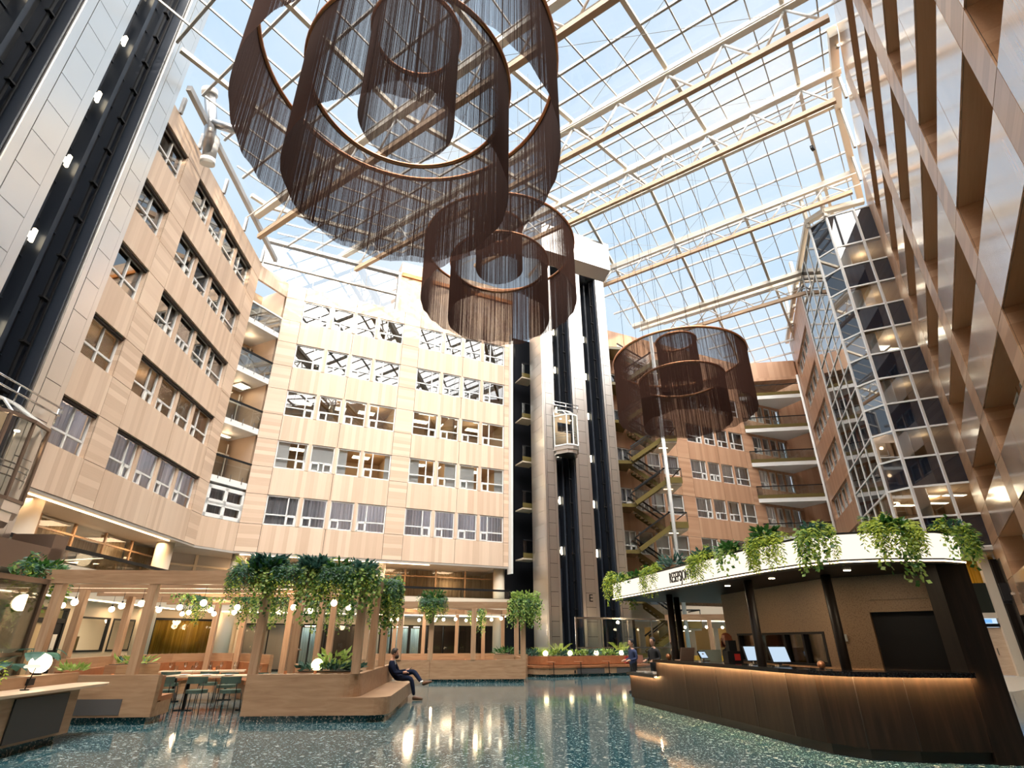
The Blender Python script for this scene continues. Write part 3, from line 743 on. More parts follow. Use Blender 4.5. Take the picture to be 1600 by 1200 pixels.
# clerestory over the back wall
WIN[0] += 1
w = empty('window_%d' % WIN[0], (F2[0],F2[1],23.5), F2[2]); w['kind'] = 'structure'
f = MB(); f.box(-9.4,.2,.1,.3,1.35,1.5); f.box(-9.4,.2,.0,.35,3.1,3.35); f.box(.05,.25,0,.3,0,3.3); f.box(-9.3,-9.1,0,.3,0,3.3)
for i in range(1, 8): f.box(-9.3+1.18*i-.015,-9.3+1.18*i+.015,.18,.22,0,3.2)
f.build('window_frame', M['roofbar'], w); g = MB(); g.box(-9.3,.1,.19,.2,0,3.2); g.build('window_glass', M['glass'], w)
m = MB(); m.box(.25, 9.6, .05, 3, 23.5, 27.9, 0); m.box(.3, 9.5, -.1, .06, 26.55, 26.85, 1)
struct('wall_back_parapet', m, [M['wood_v'], plain('orange_wood_band', (.62,.22,.04), .4)], F2)
# ventilation fitting at the top of the left wall
t = thing('ventilation_pipe', 'silver three-way ventilation pipe with white caps at the top of the left wall', 'pipe', (-14.75,18.9,24.6), 0)
m = MB(); m.tube([(0,.5,-2.0),(-.1,0,.2),(-.2,-.5,1.4)], .27, 14); m.tube([(0,0,0),(.9,.3,-.1),(1.3,.4,.1)], .22, 12); m.build('duct', plain('galvanised_duct', (.42,.43,.44), .35, 1), t)
m = MB(); m.tube([(-.2,-.5,1.35),(-.22,-.57,1.6)], .36, 16); m.build('cap', M['white'], t)
m = MB(); m.tube([(1.28,.4,.08),(1.5,.45,.2)], .3, 16); m.build('cap', M['white'], t)
m = MB(); m.tube([(0,.45,-1.9),(0,.55,-2.2)], .33, 16); m.build('cap', M['white'], t)
m = MB(); m.tube([(0,.5,-2.0),(0,.4,-.6)], .3, 16); m.build('sleeve', M['roofbar'], t)
for lab, (d, t_) in (('small dark floodlight on the roof truss nearest the near right wall', (27.6,1.9)), ('small dark floodlight on a glazing bar past the roof ridge by the near right wall', (34.0,2.2))):
    q = thing('floodlight', lab, 'floodlight', (*rp(d,t_), glz(d)-.45), R(40))
    m = MB(); m.box(-.15,.15,-.1,.1,-.1,.2); m.build('housing', M['black'], q); m = MB(); m.box(-.02,.02,-.02,.02,.2,.4); m.box(-.2,.2,-.03,.03,-.02,.02); m.build('bracket', M['steel2'], q)

# ================================================================== LIFT TOWERS
def lift_tower(nm, label, fr, strips, shafts, zt, ph, leftface, depth, led_x=()):
    t = thing(nm, label, 'lift tower', (fr[0], fr[1], 0), fr[2])
    for (a, b) in strips:
        m = MB(); m.box(a, b, .02, .55, 0, zt, 0, 1); e = (b-a)*.2; z = .1
        m.box(a, a+e-.01, 0, .03, 0, zt); m.box(b-e+.01, b, 0, .03, 0, zt)
        while z < zt-.1:
            m.box(a+e+.008, b-e-.008, -.01, .03, z+.012, min(z+ph, zt)-.012); z += ph
        m.build('steel_strip', [M['steel'], M['seam']], t)
    m = MB()
    x0 = min(s[0] for s in shafts)-.1; x1 = max(s[1] for s in shafts)+.1
    m.box(x0, x1, depth, depth+.2, 0, zt)
    for (a, b) in strips: m.box(a+.05, b-.05, .5, depth, 0, zt)
    m.build('shaft_back', M['shaft'], t)
    for (a, b) in shafts:
        m = MB(); L = b-a
        m.box(b-.06, b, .1, depth, 0, zt, 0)
        for z in [1.6*i for i in range(int(zt/1.6))]:
            if z % 3.2 < .1: m.box(a+.15*L, a+.55*L, depth-.12, depth, z+.3, z+2.6, 0)
            m.box(a, b, depth-.04, depth-.01, z, z+.04, 0)
        m.box(a+.62*L, a+.70*L, depth-.5, depth, 0, zt, 0)
        m.build('shaft_lining', M['shaft_blue'], t)
        m = MB()
        for q in (.16,.20,.25,.29): m.box(a+q*L, a+q*L+.018, depth-.32, depth-.3, 0, zt)
        m.build('cable', M['steel2'], t)
        m = MB(); m.box(a+.82*L, a+.86*L, .5, .56, 0, zt); m.box(a+.9*L, a+.92*L, .4, .46, 0, zt)
        for i in range(int(zt/1.65)): m.box(a+.78*L, a+.94*L, .42, .58, i*1.65, i*1.65+.07)
        m.build('guide_rail', M['black'], t)
        for i in range(2, int(zt/3.32)):
            m = MB(); m.box(a+.5*L, a+.555*L, depth-.3, depth-.22, i*3.32, i*3.32+.5); m.box(a+.46*L, a+.51*L, depth-.3, depth-.22, i*3.32+.1, i*3.32+.3); m.build('shaft_fleck', M['panel_light'], t)  # bright white flecks repeating at every storey of the shaft
    return t
FL = frame(-15.1, 20.5, -4.2)
tw = lift_tower('lift_tower', 'steel and black lift tower at the left edge with two open shafts', FL, [(-5.2,-4.0),(-9.25,-7.55),(-13.6,-11.4)], [(-7.5,-5.25),(-11.35,-9.3)], 31, 1.28, None, 1.3)
m = MB()
for b in (-5.2,-9.25): m.box(b-.02, b+.0, .03, .6, 0, 31)
m.build('steel_return', M['steel'], tw)
FT = frame(2.36, 35.5, 64.8)
tc_ = lift_tower('lift_tower', 'tall central lift tower clad in steel with a glass lift half way up', FT, [(-.17,.72),(2.26,3.46),(5.02,5.85)], [(.74,2.24),(3.48,5.0)], 28.9, .83, None, 1.4)
m = MB(); z = .05
m.box(-.16, -.12, .03, 2.0, 0, 28.9)
while z < 28.8: m.box(-.19, -.12, .12, 1.9, z+.008, min(z+.83, 28.9)-.008); z += .83
m.build('steel_side', M['steel'], tc_)
m = MB(); m.prism([(-.25,-.05),(5.95,-.05),(5.95,2.2),(-.25,2.2)], 28.9, 29.2)
i = len(m.v); m.v += [(-.2,-.05,27.9),(5.9,-.05,27.9),(6.1,-.75,29.4),(-.4,-.75,29.4),(6.1,-.75,32.4),(-.4,-.75,32.4),(6.1,2.2,32.4),(-.4,2.2,32.4),(6.1,2.2,28.9),(-.4,2.2,28.9)]
m = MB()
def capq(*q): m.quad(*q)
a_, b_ = (-.4,-.8,29.6), (6.1,-.8,29.6)
capq((-.2,-.03,28.85),(5.9,-.03,28.85),b_,a_); capq(a_,b_,(6.1,-.8,32.3),(-.4,-.8,32.3)); capq((-.4,-.8,32.3),(6.1,-.8,32.3),(6.1,2.2,32.3),(-.4,2.2,32.3))
capq((-.4,2.2,32.3),(-.4,2.2,28.85),(-.2,-.03,28.85),(-.4,-.8,32.3)); capq((5.9,-.03,28.85),(6.1,2.2,28.85),(6.1,2.2,32.3),(6.1,-.8,32.3)); capq((-.2,-.03,28.85),(-.4,2.2,28.85),(6.1,2.2,28.85),(5.9,-.03,28.85))
m.build('steel_capital', M['steel'], tc_)
def letter(body, name, label, cat, size, loc, rz, mat, tilt=PI/2, ext=.01, sx=1):
    cu = bpy.data.curves.new(name, 'FONT'); cu.body = body; cu.size = size; cu.extrude = ext; cu.materials.append(M[mat])
    tmp = bpy.data.objects.new(name, cu); COL.objects.link(tmp); me = bpy.data.meshes.new_from_object(tmp.evaluated_get(bpy.context.evaluated_depsgraph_get())); bpy.data.objects.remove(tmp)
    o = bpy.data.objects.new(name, me); COL.objects.link(o); o.location = loc; o.rotation_euler = (tilt, 0, rz); o.scale = (sx,1,1); tag(o, label, cat); return o
letter('E', 'letter_sign', 'black letter E on the middle steel strip of the central lift tower', 'letter', .62, (*to_world(FT, 2.68, -.03), 3.75), FT[2], 'black')
letter('E', 'letter_sign', 'black letter E on the side face of the central lift tower', 'letter', .62, (*to_world(FT, -.215, 1.35), 3.75), FT[2]-PI/2, 'black')

def lift_car(label, fr, x0, x1, z):
    t = thing('lift_car', label, 'lift', (*to_world(fr, x0, 0), z), fr[2]); W = x1-x0
    oc = [(0,-.15),(W*.28,-.95),(W*.5,-1.05),(W*.72,-.95),(W,-.15),(W,.35),(0,.35)]
    m = MB(); m.prism(oc, .25, .5); i_ = [(x+(W/2-x)*.12, y*.9) for x, y in oc]; m.prism(i_, 0, .25); m.build('floor_base', M['steel'] , t)
    m = MB()
    for p in oc[:5]: m.bar((*p,.5),(*p,2.75),.07,.07)
    for z_ in (.55, 2.72):
        for a, b in zip(oc[:5], oc[1:5]): m.bar((*a,z_),(*b,z_),.08,.09)
    m.build('frame', M['bronze'] if x0 < 0 else M['white'], t)
    m = MB()
    for a, b in zip(oc[:4], oc[1:5]): m.quad((*a,.5),(*b,.5),(*b,2.75),(*a,2.75))
    top = [(.12,.1),(W*.5-.3,-.2),(W*.5,-.22),(W*.5+.3,-.2),(W-.12,.1)]
    for k in range(4): m.quad((*oc[k],2.75),(*oc[k+1],2.75),(*top[k+1],3.3),(*top[k],3.3))
    m.build('glass_panel', M['glass_bal'], t)
    m = MB()
    for k in range(5): m.bar((*oc[k],2.75),(*top[k],3.3),.05,.05)
    for k in range(4): m.bar((*top[k],3.3),(*top[k+1],3.3),.07,.07)
    m.build('roof_frame', M['white'], t)
    m = MB(); m.box(0, W, .36, .42, .5, 1.9, 0); m.box(0,W,.36,.42,2.6,3.3,0); m.box(0,W*.3,.36,.42,1.9,2.6,0); m.build('rear_wall', M['beige'], t)
    m = MB()
    for z_ in (1.15, 1.35, 1.5):
        for a, b in zip(oc[:4], oc[1:5]): m.tube([(a[0]+(W/2-a[0])*.1,a[1]*.88,z_),(b[0]+(W/2-b[0])*.1,b[1]*.88,z_)], .02, 6)
    m.build('handrail', M['steel2'], t)
    m = MB()
    for z_ in (3.6, 3.85): m.tube([(-.1,-.25,z_),(W+.1,-.25,z_)], .03, 8)
    for x in (0, W*.5, W): m.tube([(x,-.25,3.25),(x,-.25,3.85)], .025, 6)
    m.build('top_guardrail', M['steel2'], t)
    for q in (.3,.7):
        m = MB(); m.cyl(W*q, -.1, 2.66, 2.69, .07, 10); m.build('downlight', M['down_light'], t)
    return t
lift_car('glass lift with slanted glass roof half way up the central tower', FT, .55, 2.45, 13.0)
lift_car('large glass lift in a bronze frame at the lower left edge', FL, -7.7, -4.3, 4.45)
# dark slot and small balconies left of the central tower
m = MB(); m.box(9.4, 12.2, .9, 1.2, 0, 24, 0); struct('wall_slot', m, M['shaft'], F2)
m = MB(); m.box(9.25, 9.4, -.4, .2, 5.5, 23.5, 0); struct('trim_5', m, M['white'], F2)
for k in range(5):
    t = thing('balcony', ['lowest','second','third','fourth','fifth'][k]+' small balcony in the dark slot left of the central lift tower', 'balcony', (.75, 37.5, 6.4+KH*k), R(25.2), 'slot balconies')
    m = MB(); m.box(0, 1.1, 0, 1.2, 0, .1); m.build('slab', M['cream'], t)
    m = MB(); m.box(0, 1.1, -.02, .02, .1, .42); m.build('fascia_glass', M['olive'], t)
    m = MB(); m.box(0, 1.1, -.02, .0, .42, 1.2); m.build('glass_panel', M['glass_bal'], t); m = MB(); m.box(0,1.1,-.04,.02,1.2,1.27); m.build('handrail', M['black'], t)
# glass screens at the foot of the lifts
def screen(label, fr, xa, xb, y, z0, z1, n, fm):
    t = thing('glass_screen', label, 'glass screen', (fr[0], fr[1], 0), fr[2])
    for q in range(n+1):
        x = xa+(xb-xa)*q/n; m = MB(); m.box(x-.04, x+.04, y-.04, y+.04, 0, z1); m.build('post', M[fm], t)
    m = MB(); m.box(xa, xb, y-.04, y+.04, z1-.09, z1); m.box(xa, xb, y-.03, y+.03, z0, z0+.07); m.build('rail', M[fm], t)
    m = MB(); m.box(xa+.04, xb-.04, y-.01, y, .1, z1-.09); m.build('glass_panel', M['glass_bal'], t)
    return t
screen('glass screen in a steel frame in front of the central lift tower', FT, .2, 7.2, -2.4, 1.15, 2.75, 4, 'steel2')
screen('tall bronze-framed glass screen behind the planter of the oak service desk', frame(-8.95,11.15,-4.2), -4.5, 0, 0, 1.25, 2.58, 2, 'bronze')
m = MB(); m.box(-14, -3.4, -1.2, 1.2, 3.3, 4.0); m.box(-3.9,-3.3,-1.2,0,3.0,4.4)
tag(m.build('lift_pit_beam', M['bronze'], None, (FL[0],FL[1],0), FL[2]), 'bronze beam closing the shaft below the large glass lift', 'beam')
# ================================================================== STAIRS
t = thing('staircase', 'open dog-leg staircase with olive glass sides behind the central lift tower', 'staircase', (0,0,0))
for k in range(-3, 5):
    zf = 10.75+KH*k
    m = MB(); m.prism([(7.2,40.3),(9.2,40.5),(9.2,43),(7.2,42.8)], zf-.25, zf); m.build('landing', M['olive'], t)
    if k < 4:
        zm = zf+1.6
        m = MB(); m.prism([(11.5,40.3),(12.8,40.45),(12.8,43),(11.5,43)], zm-.22, zm); l_ = m.build('half_landing', M['cream'], t)
        g = MB(); g.box(11.5,12.8,40.27,40.3,zm-.1,zm+.35); g.box(12.78,12.82,40.4,43,zm-.1,zm+.35); g.build('glass_side', M['olive'], l_)
        g = MB(); g.tube([(11.4,40.25,zm+1.05),(12.82,40.4,zm+1.05),(12.82,43,zm+1.05)], .045, 8); g.tube([(12.82,40.4,zm),(12.82,40.4,zm+1.05)], .03, 6); g.build('handrail', M['black'], l_)
        for (xa, za, xb, zb, y0, y1) in ((9.15,zf,11.55,zm,40.35,41.5),(11.55,zm,9.15,zf+KH,41.8,42.9)):
            fl_ = MB(); n = 9
            for i in range(n):
                x0 = xa+(xb-xa)*i/n; x1 = xa+(xb-xa)*(i+1)/n; z_ = za+(zb-za)*(i+1)/n
                fl_.box(min(x0,x1), max(x0,x1), y0, y1, z_-.07, z_)
            o = fl_.build('flight', M['tabletop'], t)
            s_ = MB()
            for yy in (y0-.03, y1): s_.bar((xa,yy,za+.0),(xb,yy,zb+.0), .04, .32)
            s_.build('stringer', M['olive'], o)
            h = MB()
            for yy in (y0-.03, y1): h.bar((xa,yy,za+1.05),(xb,yy,zb+1.05), .08, .10)
            h.build('handrail', M['black'], o)
            gq = MB(); yy = y0-.02; gq.quad((xa,yy,za+.15),(xb,yy,zb+.15),(xb,yy,zb+1.0),(xa,yy,za+1.0)); gq.build('glass_panel', M['glass_dark'], o)
        g = MB(); g.box(11.7,12.4,41.6,41.63,zm-.25,zm-.225); g.build('light_strip', M['cove_led'], l_)
m = MB(); m.cyl(11.65, 40.0, 0, 25, .14, 12); tag(m.build('support_pole', M['white']), 'tall white pole carrying the open staircase behind the reception', 'pole')
# ================================================================== STRING CHANDELIERS
def chandelier(label, c, rings, seed):
    q = random.Random(seed); z0 = min(b for _, _, b in rings)
    t = thing('string_chandelier', label, 'chandelier', (c[0], c[1], z0), 0, 'string chandeliers')
    for (r, zt, zb) in rings:
        m = MB(); n = 72
        m.tube([(r*math.cos(2*PI*k/n), r*math.sin(2*PI*k/n), zt-z0) for k in range(n+1)], .065, 8, caps=False)
        ring = m.build('ring', M['copper'], t)
        s = MB(); ns = int(2*PI*r/.0062); w = .0045
        for k in range(ns):
            a = 2*PI*(k+q.uniform(-.35,.35)+.9*math.sin(k*.21)*math.sin(k*.037))/ns; a2 = a+q.uniform(-.001,.001)
            zb_ = zb-z0+q.uniform(0,.03)+.04*math.sin(k*.013*r)
            ca, sa = math.cos(a), math.sin(a); cb, sb = math.cos(a2), math.sin(a2)
            pt = [(r*ca-w*.5*sa, r*sa+w*.5*ca), (r*ca+w*.5*sa, r*sa-w*.5*ca), (r*ca+w*.8*ca, r*sa+w*.8*sa)]
            pb = [(r*cb-w*.5*sb, r*sb+w*.5*cb), (r*cb+w*.5*sb, r*sb-w*.5*cb), (r*cb+w*.8*cb, r*sb+w*.8*sb)]
            i = len(s.v); s.v += [(*p, zt-z0) for p in pt]+[(*p, zb_) for p in pb]
            for e in range(3):
                f_ = (e+1) % 3; s.f.append((i+e, i+f_, i+3+f_, i+3+e)); s.m.append(0); s.sm.append(False)
        s.build('string_curtain', M['string'], ring)
        cb_ = MB()
        for k in range(4):
            a = 2*PI*k/4+.4; x, y = r*math.cos(a), r*math.sin(a)
            dd = (c[0]+x)*S35+(c[1]+y)*C35
            cb_.tube([(x,y,zt-z0),(x,y,glz(dd)-.1-z0)], .008, 4)
        cb_.build('suspension_cable', M['black'], ring)
chandelier('huge brown string chandelier of three nested cylinders, nearest and highest in the photo', (-2.5,9.1), [(3.6,14.5,11.5),(2.42,13.8,10.4),(1.12,15.9,12.55)], 1)
chandelier('brown string chandelier hanging before the central lift tower, middle of the three', (-.58,20.35), [(3.42,18.1,15.0),(2.2,17.15,14.1),(1.06,19.3,16.8)], 2)
chandelier('brown string chandelier hanging above the reception kiosk, farthest of the three', (8.75,25.5), [(3.35,14.9,11.75),(2.12,13.7,11.25),(1.03,16.0,13.2)], 3)
# ================================================================== FURNITURE ON THE FLOOR
def arc(cx, cy, r, a0, a1, n=6):
    return [(cx+r*math.cos(R(a0+(a1-a0)*k/n)), cy+r*math.sin(R(a0+(a1-a0)*k/n))) for k in range(n+1)]
def prism_part(name, poly, z0, z1, mat, parent):
    m = MB(); m.prism(poly, z0, z1); return m.build(name, M[mat], parent)
# ---------------- front pergola with dining booth
FP = frame(-5.5, 12.85, 85.8)
pg = thing('pergola', 'oak dining pergola at the left with globe lamps and the seated man on its step', 'pergola', (FP[0],FP[1],0), FP[2])
out = [(0,0),(1.9,0)]+arc(1.9,.4,.4,-90,0)+[(2.3,5.7)]
inn = offset(out, .14)
prism_part('parapet', out+inn[::-1], .13, .88, 'oak', pg)
prism_part('plinth', offset(out,.06)+offset(out,.13)[::-1], 0, .13, 'terrazzo', pg)
st = [(1.7,-.01)]+arc(2.55,.39,.4,-90,0)+[(2.95,5.3),(2.31,5.3),(2.31,.4)]+arc(1.9,.4,.41,0,-60,4)
prism_part('step_seat', st, .13, .45, 'oak', pg)
prism_part('step_plinth', [(1.8,.06),(2.5,.06),(2.85,.3),(2.87,5.2),(2.35,5.2),(2.3,.4)], 0, .13, 'terrazzo', pg)
def post(x, y, z0, z1, w=.17, par=None):
    m = MB(); m.box(x-w/2, x+w/2, y-w/2, y+w/2, z0, z1); return m.build('post', M['oak_v'], par)
for x, y in ((.08,.1),(2.18,.16),(2.2,2.0),(2.2,3.9),(-2.35,.1),(-4.3,.1)): post(x, y, .88, 2.66, .17, pg)
def wpost(X, Y, z0, z1, par, fr, w=.16):
    c, s = math.cos(fr[2]), math.sin(fr[2]); dx, dy = X-fr[0], Y-fr[1]
    return post(dx*c+dy*s, -dx*s+dy*c, z0, z1, w, par)
for X, Y in ((-10.6,14.5),(-10.9,16.8),(-10.2,20.5),(-9.0,20.0),(-6.3,16.9),(-5.35,14.9),(-6.1,19.0),(-5.3,17.6),(-5.2,20.2)): wpost(X, Y, 0.0, 2.66, pg, FP)
def beam(x0, x1, y0, y1, z0, z1, par, mat='oak'):
    m = MB(); m.box(x0, x1, y0, y1, z0, z1); return m.build('beam', M[mat], par)
beam(-5.2, 2.32, 0, .16, 2.64, 2.92, pg); beam(2.14, 2.3, .16, 6.2, 2.64, 2.9, pg)
for k, y in enumerate((1.35,2.7,4.05,5.4,6.75,8.0)):
    beam(-5.9, 2.14, y, y+.12, 2.66, 2.86, pg)
for y in (.55,1.9,3.3,4.7):
    m = MB(); m.box(-5.4, 2.1, y, y+.05, 2.87, 2.89); m.build('lattice', M['black'], pg)
for y in (.165, 1.475, 2.825):
    m = MB(); m.box(-5, 2.1, y, y+.02, 2.66, 2.675); m.build('light_strip', M['cove_led'], pg)
# left half of the booth front
bl = thing('booth_bench', 'oak-fronted leather booth bench beside the entrance gap of the front pergola', 'bench', (FP[0],FP[1],0), FP[2])
prism_part('front_panel', [(-4.2,0),(-1.75,0),(-1.72,.1),(-4.2,.1)], .13, .88, 'oak', bl)
prism_part('base', [(-4.2,.1),(-1.72,.1),(-1.84,.95),(-4.2,.95)], .13, .38, 'oak', bl)
prism_part('plinth', [(-4.2,.07),(-1.85,.07),(-1.95,.88),(-4.2,.88)], 0, .13, 'terrazzo', bl)
prism_part('back_cushion', [(-4.2,.105),(-1.725,.105),(-1.75,.3),(-4.2,.3)], .40, .86, 'leather', bl)
prism_part('seat_cushion', [(-4.2,.3),(-1.75,.3),(-1.85,1.0),(-4.2,1.0)], .38, .48, 'leather', bl)
prism_part('charcoal_inset', [(-3.5,-.012),(-2.35,-.012),(-2.35,.0),(-3.5,.0)], .17, .45, 'speaker_grey', bl)
# reception-like side desk
dk = thing('service_desk', 'oak service desk with charcoal front panel in the lower left corner', 'desk', (-7.45,11.75,0), R(97))
# local x runs away from the camera, local y away from the hall
prism_part('worktop', [(-4.2,.0),(-.35,0),(-.05,.12),(.02,.35),(-.2,.75),(-4.2,.75)], .77, .81, 'tabletop', dk)
prism_part('body', [(-4.2,.07),(-1.05,.07),(-1.0,.75),(-4.2,.75)], .13, .77, 'oak', dk)
prism_part('charcoal_panel', [(-2.65,.045),(-1.35,.045),(-1.35,.069),(-2.65,.069)], .17, .74, 'charcoal', dk)
prism_part('plinth', [(-4.2,.2),(-1.15,.2),(-1.15,.75),(-4.2,.75)], 0, .13, 'terrazzo', dk)
prism_part('upstand', [(-4.2,.66),(-.1,.66),(-.1,.72),(-4.2,.72)], .81, .98, 'oak', dk)
prism_part('planter_box', [(-4.2,.75),(-.1,.75),(-.1,1.35),(-4.2,1.35)], .13, .96, 'oak', dk)
m = MB(); m.box(-1.55,-1.38,.63,.66,.85,.95); m.build('power_socket', M['black'], dk)
t = thing('desk_lamp', 'small desk lamp with a flat pale shade on the oak service desk', 'lamp', (-7.6,9.75,.81), 0)
m = MB(); m.cyl(0,0,0,.015,.06,12); m.tube([(0,0,.01),(.03,.05,.34)], .008, 6); m.build('stem', M['black'], t)
m = MB(); m.lathe([(.001,.36),(.09,.355),(.11,.33),(.1,.31),(.001,.31)], 16); m.build('lamp_shade', M['globe'] if False else emis('desk_lamp_shade', (1,.85,.65), 1.0), t)
def orb(label, loc, r=.16):
    t = thing('globe_lamp', label, 'lamp', loc, 0, 'glowing floor globes')
    m = MB(); m.ball((0,0,r), r, 16); m.build('globe', M['orb'], t); m = MB(); m.cyl(0,0,-.02,.02,.07,12); m.build('base', M['black'], t)
orb('large glowing globe among the plants on the oak service desk', (-8.45,11.0,.98), .17)
# benches inside the front pergola
def banquette(nm, label, path, zt, d, par=None, inside=-1):
    t = thing(nm, label, 'bench', (0,0,0))
    a = offset(path, .1*(-inside)); prism_part('back_panel', path+a[::-1], 0, zt, 'oak_back', t)
    c1 = offset(path, inside*.02); c2 = offset(path, inside*.18); prism_part('back_cushion', c1+c2[::-1], .5, zt-.24, 'leather', t)
    s2 = offset(path, inside*d); prism_part('seat_cushion', c1+s2[::-1], .38, .48, 'leather', t); s3 = offset(path, inside*(d-.06)); prism_part('base', c1+s3[::-1], 0, .38, 'oak_back', t)
    return t
banquette('curved_banquette', 'long curved leather banquette with tall oak back at the rear of the front pergola', [(-10.1,13.6),(-10.8,16.0),(-11.15,18.4),(-11.1,20.0),(-10.5,21.0),(-9.6,21.0),(-8.5,19.9),(-7.2,18.2)], 1.14, .6)
banquette('leather_bench', 'short leather bench with oak back behind the front parapet of the pergola', [(-6.0,16.4),(-5.0,14.9)], .98, .55, inside=-1)
t = thing('planter_box', 'oak planter box full of variegated plants inside the front pergola', 'planter', (-4.25,14.5,0), R(4))
m = MB(); m.box(-.75,.75,-.25,.25,0,.86); m.build('box', M['oak'], t); m = MB(); m.box(-.7,.7,-.2,.2,.86,.875); m.build('soil', M['soil'], t)
orb('glowing globe among the variegated plants of the oak planter box', (-4.55,14.35,.88), .13)
t = thing('planter_box', 'low oak planter box on the rear banquette of the front pergola', 'planter', (-9.6,15.6,0), R(70))
m = MB(); m.box(-.6,.6,-.2,.2,0,.98); m.build('box', M['oak_back'], t); m = MB(); m.box(-.55,.55,-.16,.16,.98,.99); m.build('soil', M['soil'], t)
# tables, chairs, table settings ------------------------------------------------
def table(label, x, y, rz, L, W, h=.75):
    t = thing('dining_table', label, 'table', (x,y,0), rz, None)
    m = MB(); m.box(-L/2,L/2,-W/2,W/2,h-.04,h); m.build('table_top', M['tabletop'], t)
    for sx in (-1,1):
        m = MB(); m.box(sx*L*.3-.03,sx*L*.3+.03,-.03,.03,0,h-.04); m.box(sx*L*.3-.2,sx*L*.3+.2,-.04,.04,0,.02); m.build('leg', M['black'], t)
table('long dining table set with glasses nearest the entrance gap of the front pergola', -7.2, 15.3, R(4), 2.4, .8)
table('dining table before the rear curve of the leather banquette', -8.8, 17.6, R(20), 2.2, .8)
table('narrow dining table just behind the front parapet of the pergola', -4.7, 13.55, R(4), 1.6, .6, .85)
table('dining table close to the left end of the curved banquette', -9.0, 14.4, R(4), 1.3, .7)
table('dining table set with plates inside the second pergola', -2.7, 26.2, R(4), 2.2, .8)
table('dining table at the right end of the second pergola', -.5, 26.4, R(4), 1.4, .8)
def chair(label, x, y, rz):
    t = thing('dining_chair', label, 'chair', (x,y,0), rz, 'green dining chairs')
    m = MB(); m.prism([(.22*math.cos(a)*1.05, .22*math.sin(a)) for a in [2*PI*k/16 for k in range(16)]], .42, .49); m.build('seat', M['green'], t)
    m = MB(); p = [(.25*math.cos(R(a)), .23*math.sin(R(a))) for a in range(200, 341, 14)]; q = [(x*.85,y*.85) for x,y in p]; m.prism(p+q[::-1], .62, .76); m.build('backrest', M['green'], t)
    for sx in (-1,1):
        for sy in (-1,1):
            m = MB(); m.tube([(sx*.2,sy*.18,.42),(sx*.22,sy*.2,0)], .011, 6)
            if sy < 0: m.tube([(sx*.2,-.18,.42),(sx*.19,-.17,.65)], .011, 6)
            m.build('leg', M['black'], t)
    return t
ch = chair('green dining chair nearest the entrance gap, with its back to us', -6.55, 14.55, R(4))
for x, y, a, lab in ((-7.3,14.5,2,'green dining chair second from the entrance gap on the near side of the long table'),(-8.05,14.45,5,'green dining chair at the left end of the long table on the near side'),(-6.6,16.1,184,'green dining chair across the long table, nearest its right end'),(-7.4,16.15,182,'green dining chair across the long table, in its middle'),
    (-9.2,16.7,20,'green dining chair before the table at the rear banquette, left of two'),(-8.3,17.0,20,'green dining chair before the table at the rear banquette, right of two'),(-5.85,15.2,95,'green dining chair at the right end of the long table')):
    copy_tree(ch, (x,y,0), R(a), lab)
def wineglass(loc, label):
    t = MB(); t.lathe([(.035,0),(.006,.01),(.005,.09),(.03,.12),(.04,.16),(.033,.21)], 10)
    return tag(t.build('wine_glass', M['glass_bal'], None, loc), label, 'glass', 'wine glasses')
def plate(loc, label):
    t = MB(); t.lathe([(.001,.004),(.08,.006),(.13,.02),(.135,.024)], 16); return tag(t.build('plate', M['porcelain'], None, loc), label, 'plate', 'plates on the tables')
def candle(loc, label):
    t = thing('candle_holder', label, 'candle', loc); m = MB(); m.lathe([(.03,0),(.036,.02),(.034,.07)], 10); m.build('holder', M['amber'], t); m = MB(); m.ball((0,0,.045), .018, 8); m.build('flame', M['orb'], t)
g0 = None
sp = [(-8.2+.34*k, 15.05+.14*(k%3), .752) for k in range(7)]+[(-9.6+.3*k, 17.3+.12*k+.1*(k%2), .752) for k in range(6)]
for k, p in enumerate(sp):
    lab = '%s wine glass from the left on %s' % (ORD[k if k < 7 else k-7], 'the long table of the front pergola' if k < 7 else 'the table before the rear banquette curve')
    if g0 is None: g0 = wineglass(p, lab)
    else: copy_tree(g0, p, None, lab)
p0_ = None
for k, p in enumerate([(-8.0+.55*j, 15.1, .752) for j in range(4)]+[(-3.5+.42*j, 25.95+.1*(j%2), .752) for j in range(5)]):
    lab = '%s white plate from the left on the %s' % (ORD[k if k < 4 else k-4], 'long table of the front pergola' if k < 4 else 'table of the second pergola')
    if p0_ is None: p0_ = plate(p, lab)
    else: copy_tree(p0_, p, None, lab)
for loc, lab in (((-4.95,13.5,.85),'amber candle holder left of two on the narrow table behind the parapet'),((-4.3,13.5,.85),'amber candle holder right of two on the narrow table behind the parapet'),((-9.3,14.4,.75),'amber candle holder on the table near the left end of the banquette'),((-8.6,17.8,.75),'amber candle holder on the table before the rear banquette'),((-2.0,26.2,.75),'amber candle holder on the table of the second pergola'),((-.7,26.3,.75),'amber candle holder at the right end of the second pergola')): candle(loc, lab)
for k, (x, y) in enumerate(((-5.1,13.45),(-4.5,13.45),(-4.05,13.5))):
    m = MB(); m.box(-.13,.13,-.06,.06,0,.012); tag(m.build('menu_board', M['black'], None, (x,y,.852)), '%s dark menu board from the left on the narrow table behind the parapet' % ORD[k], 'menu')
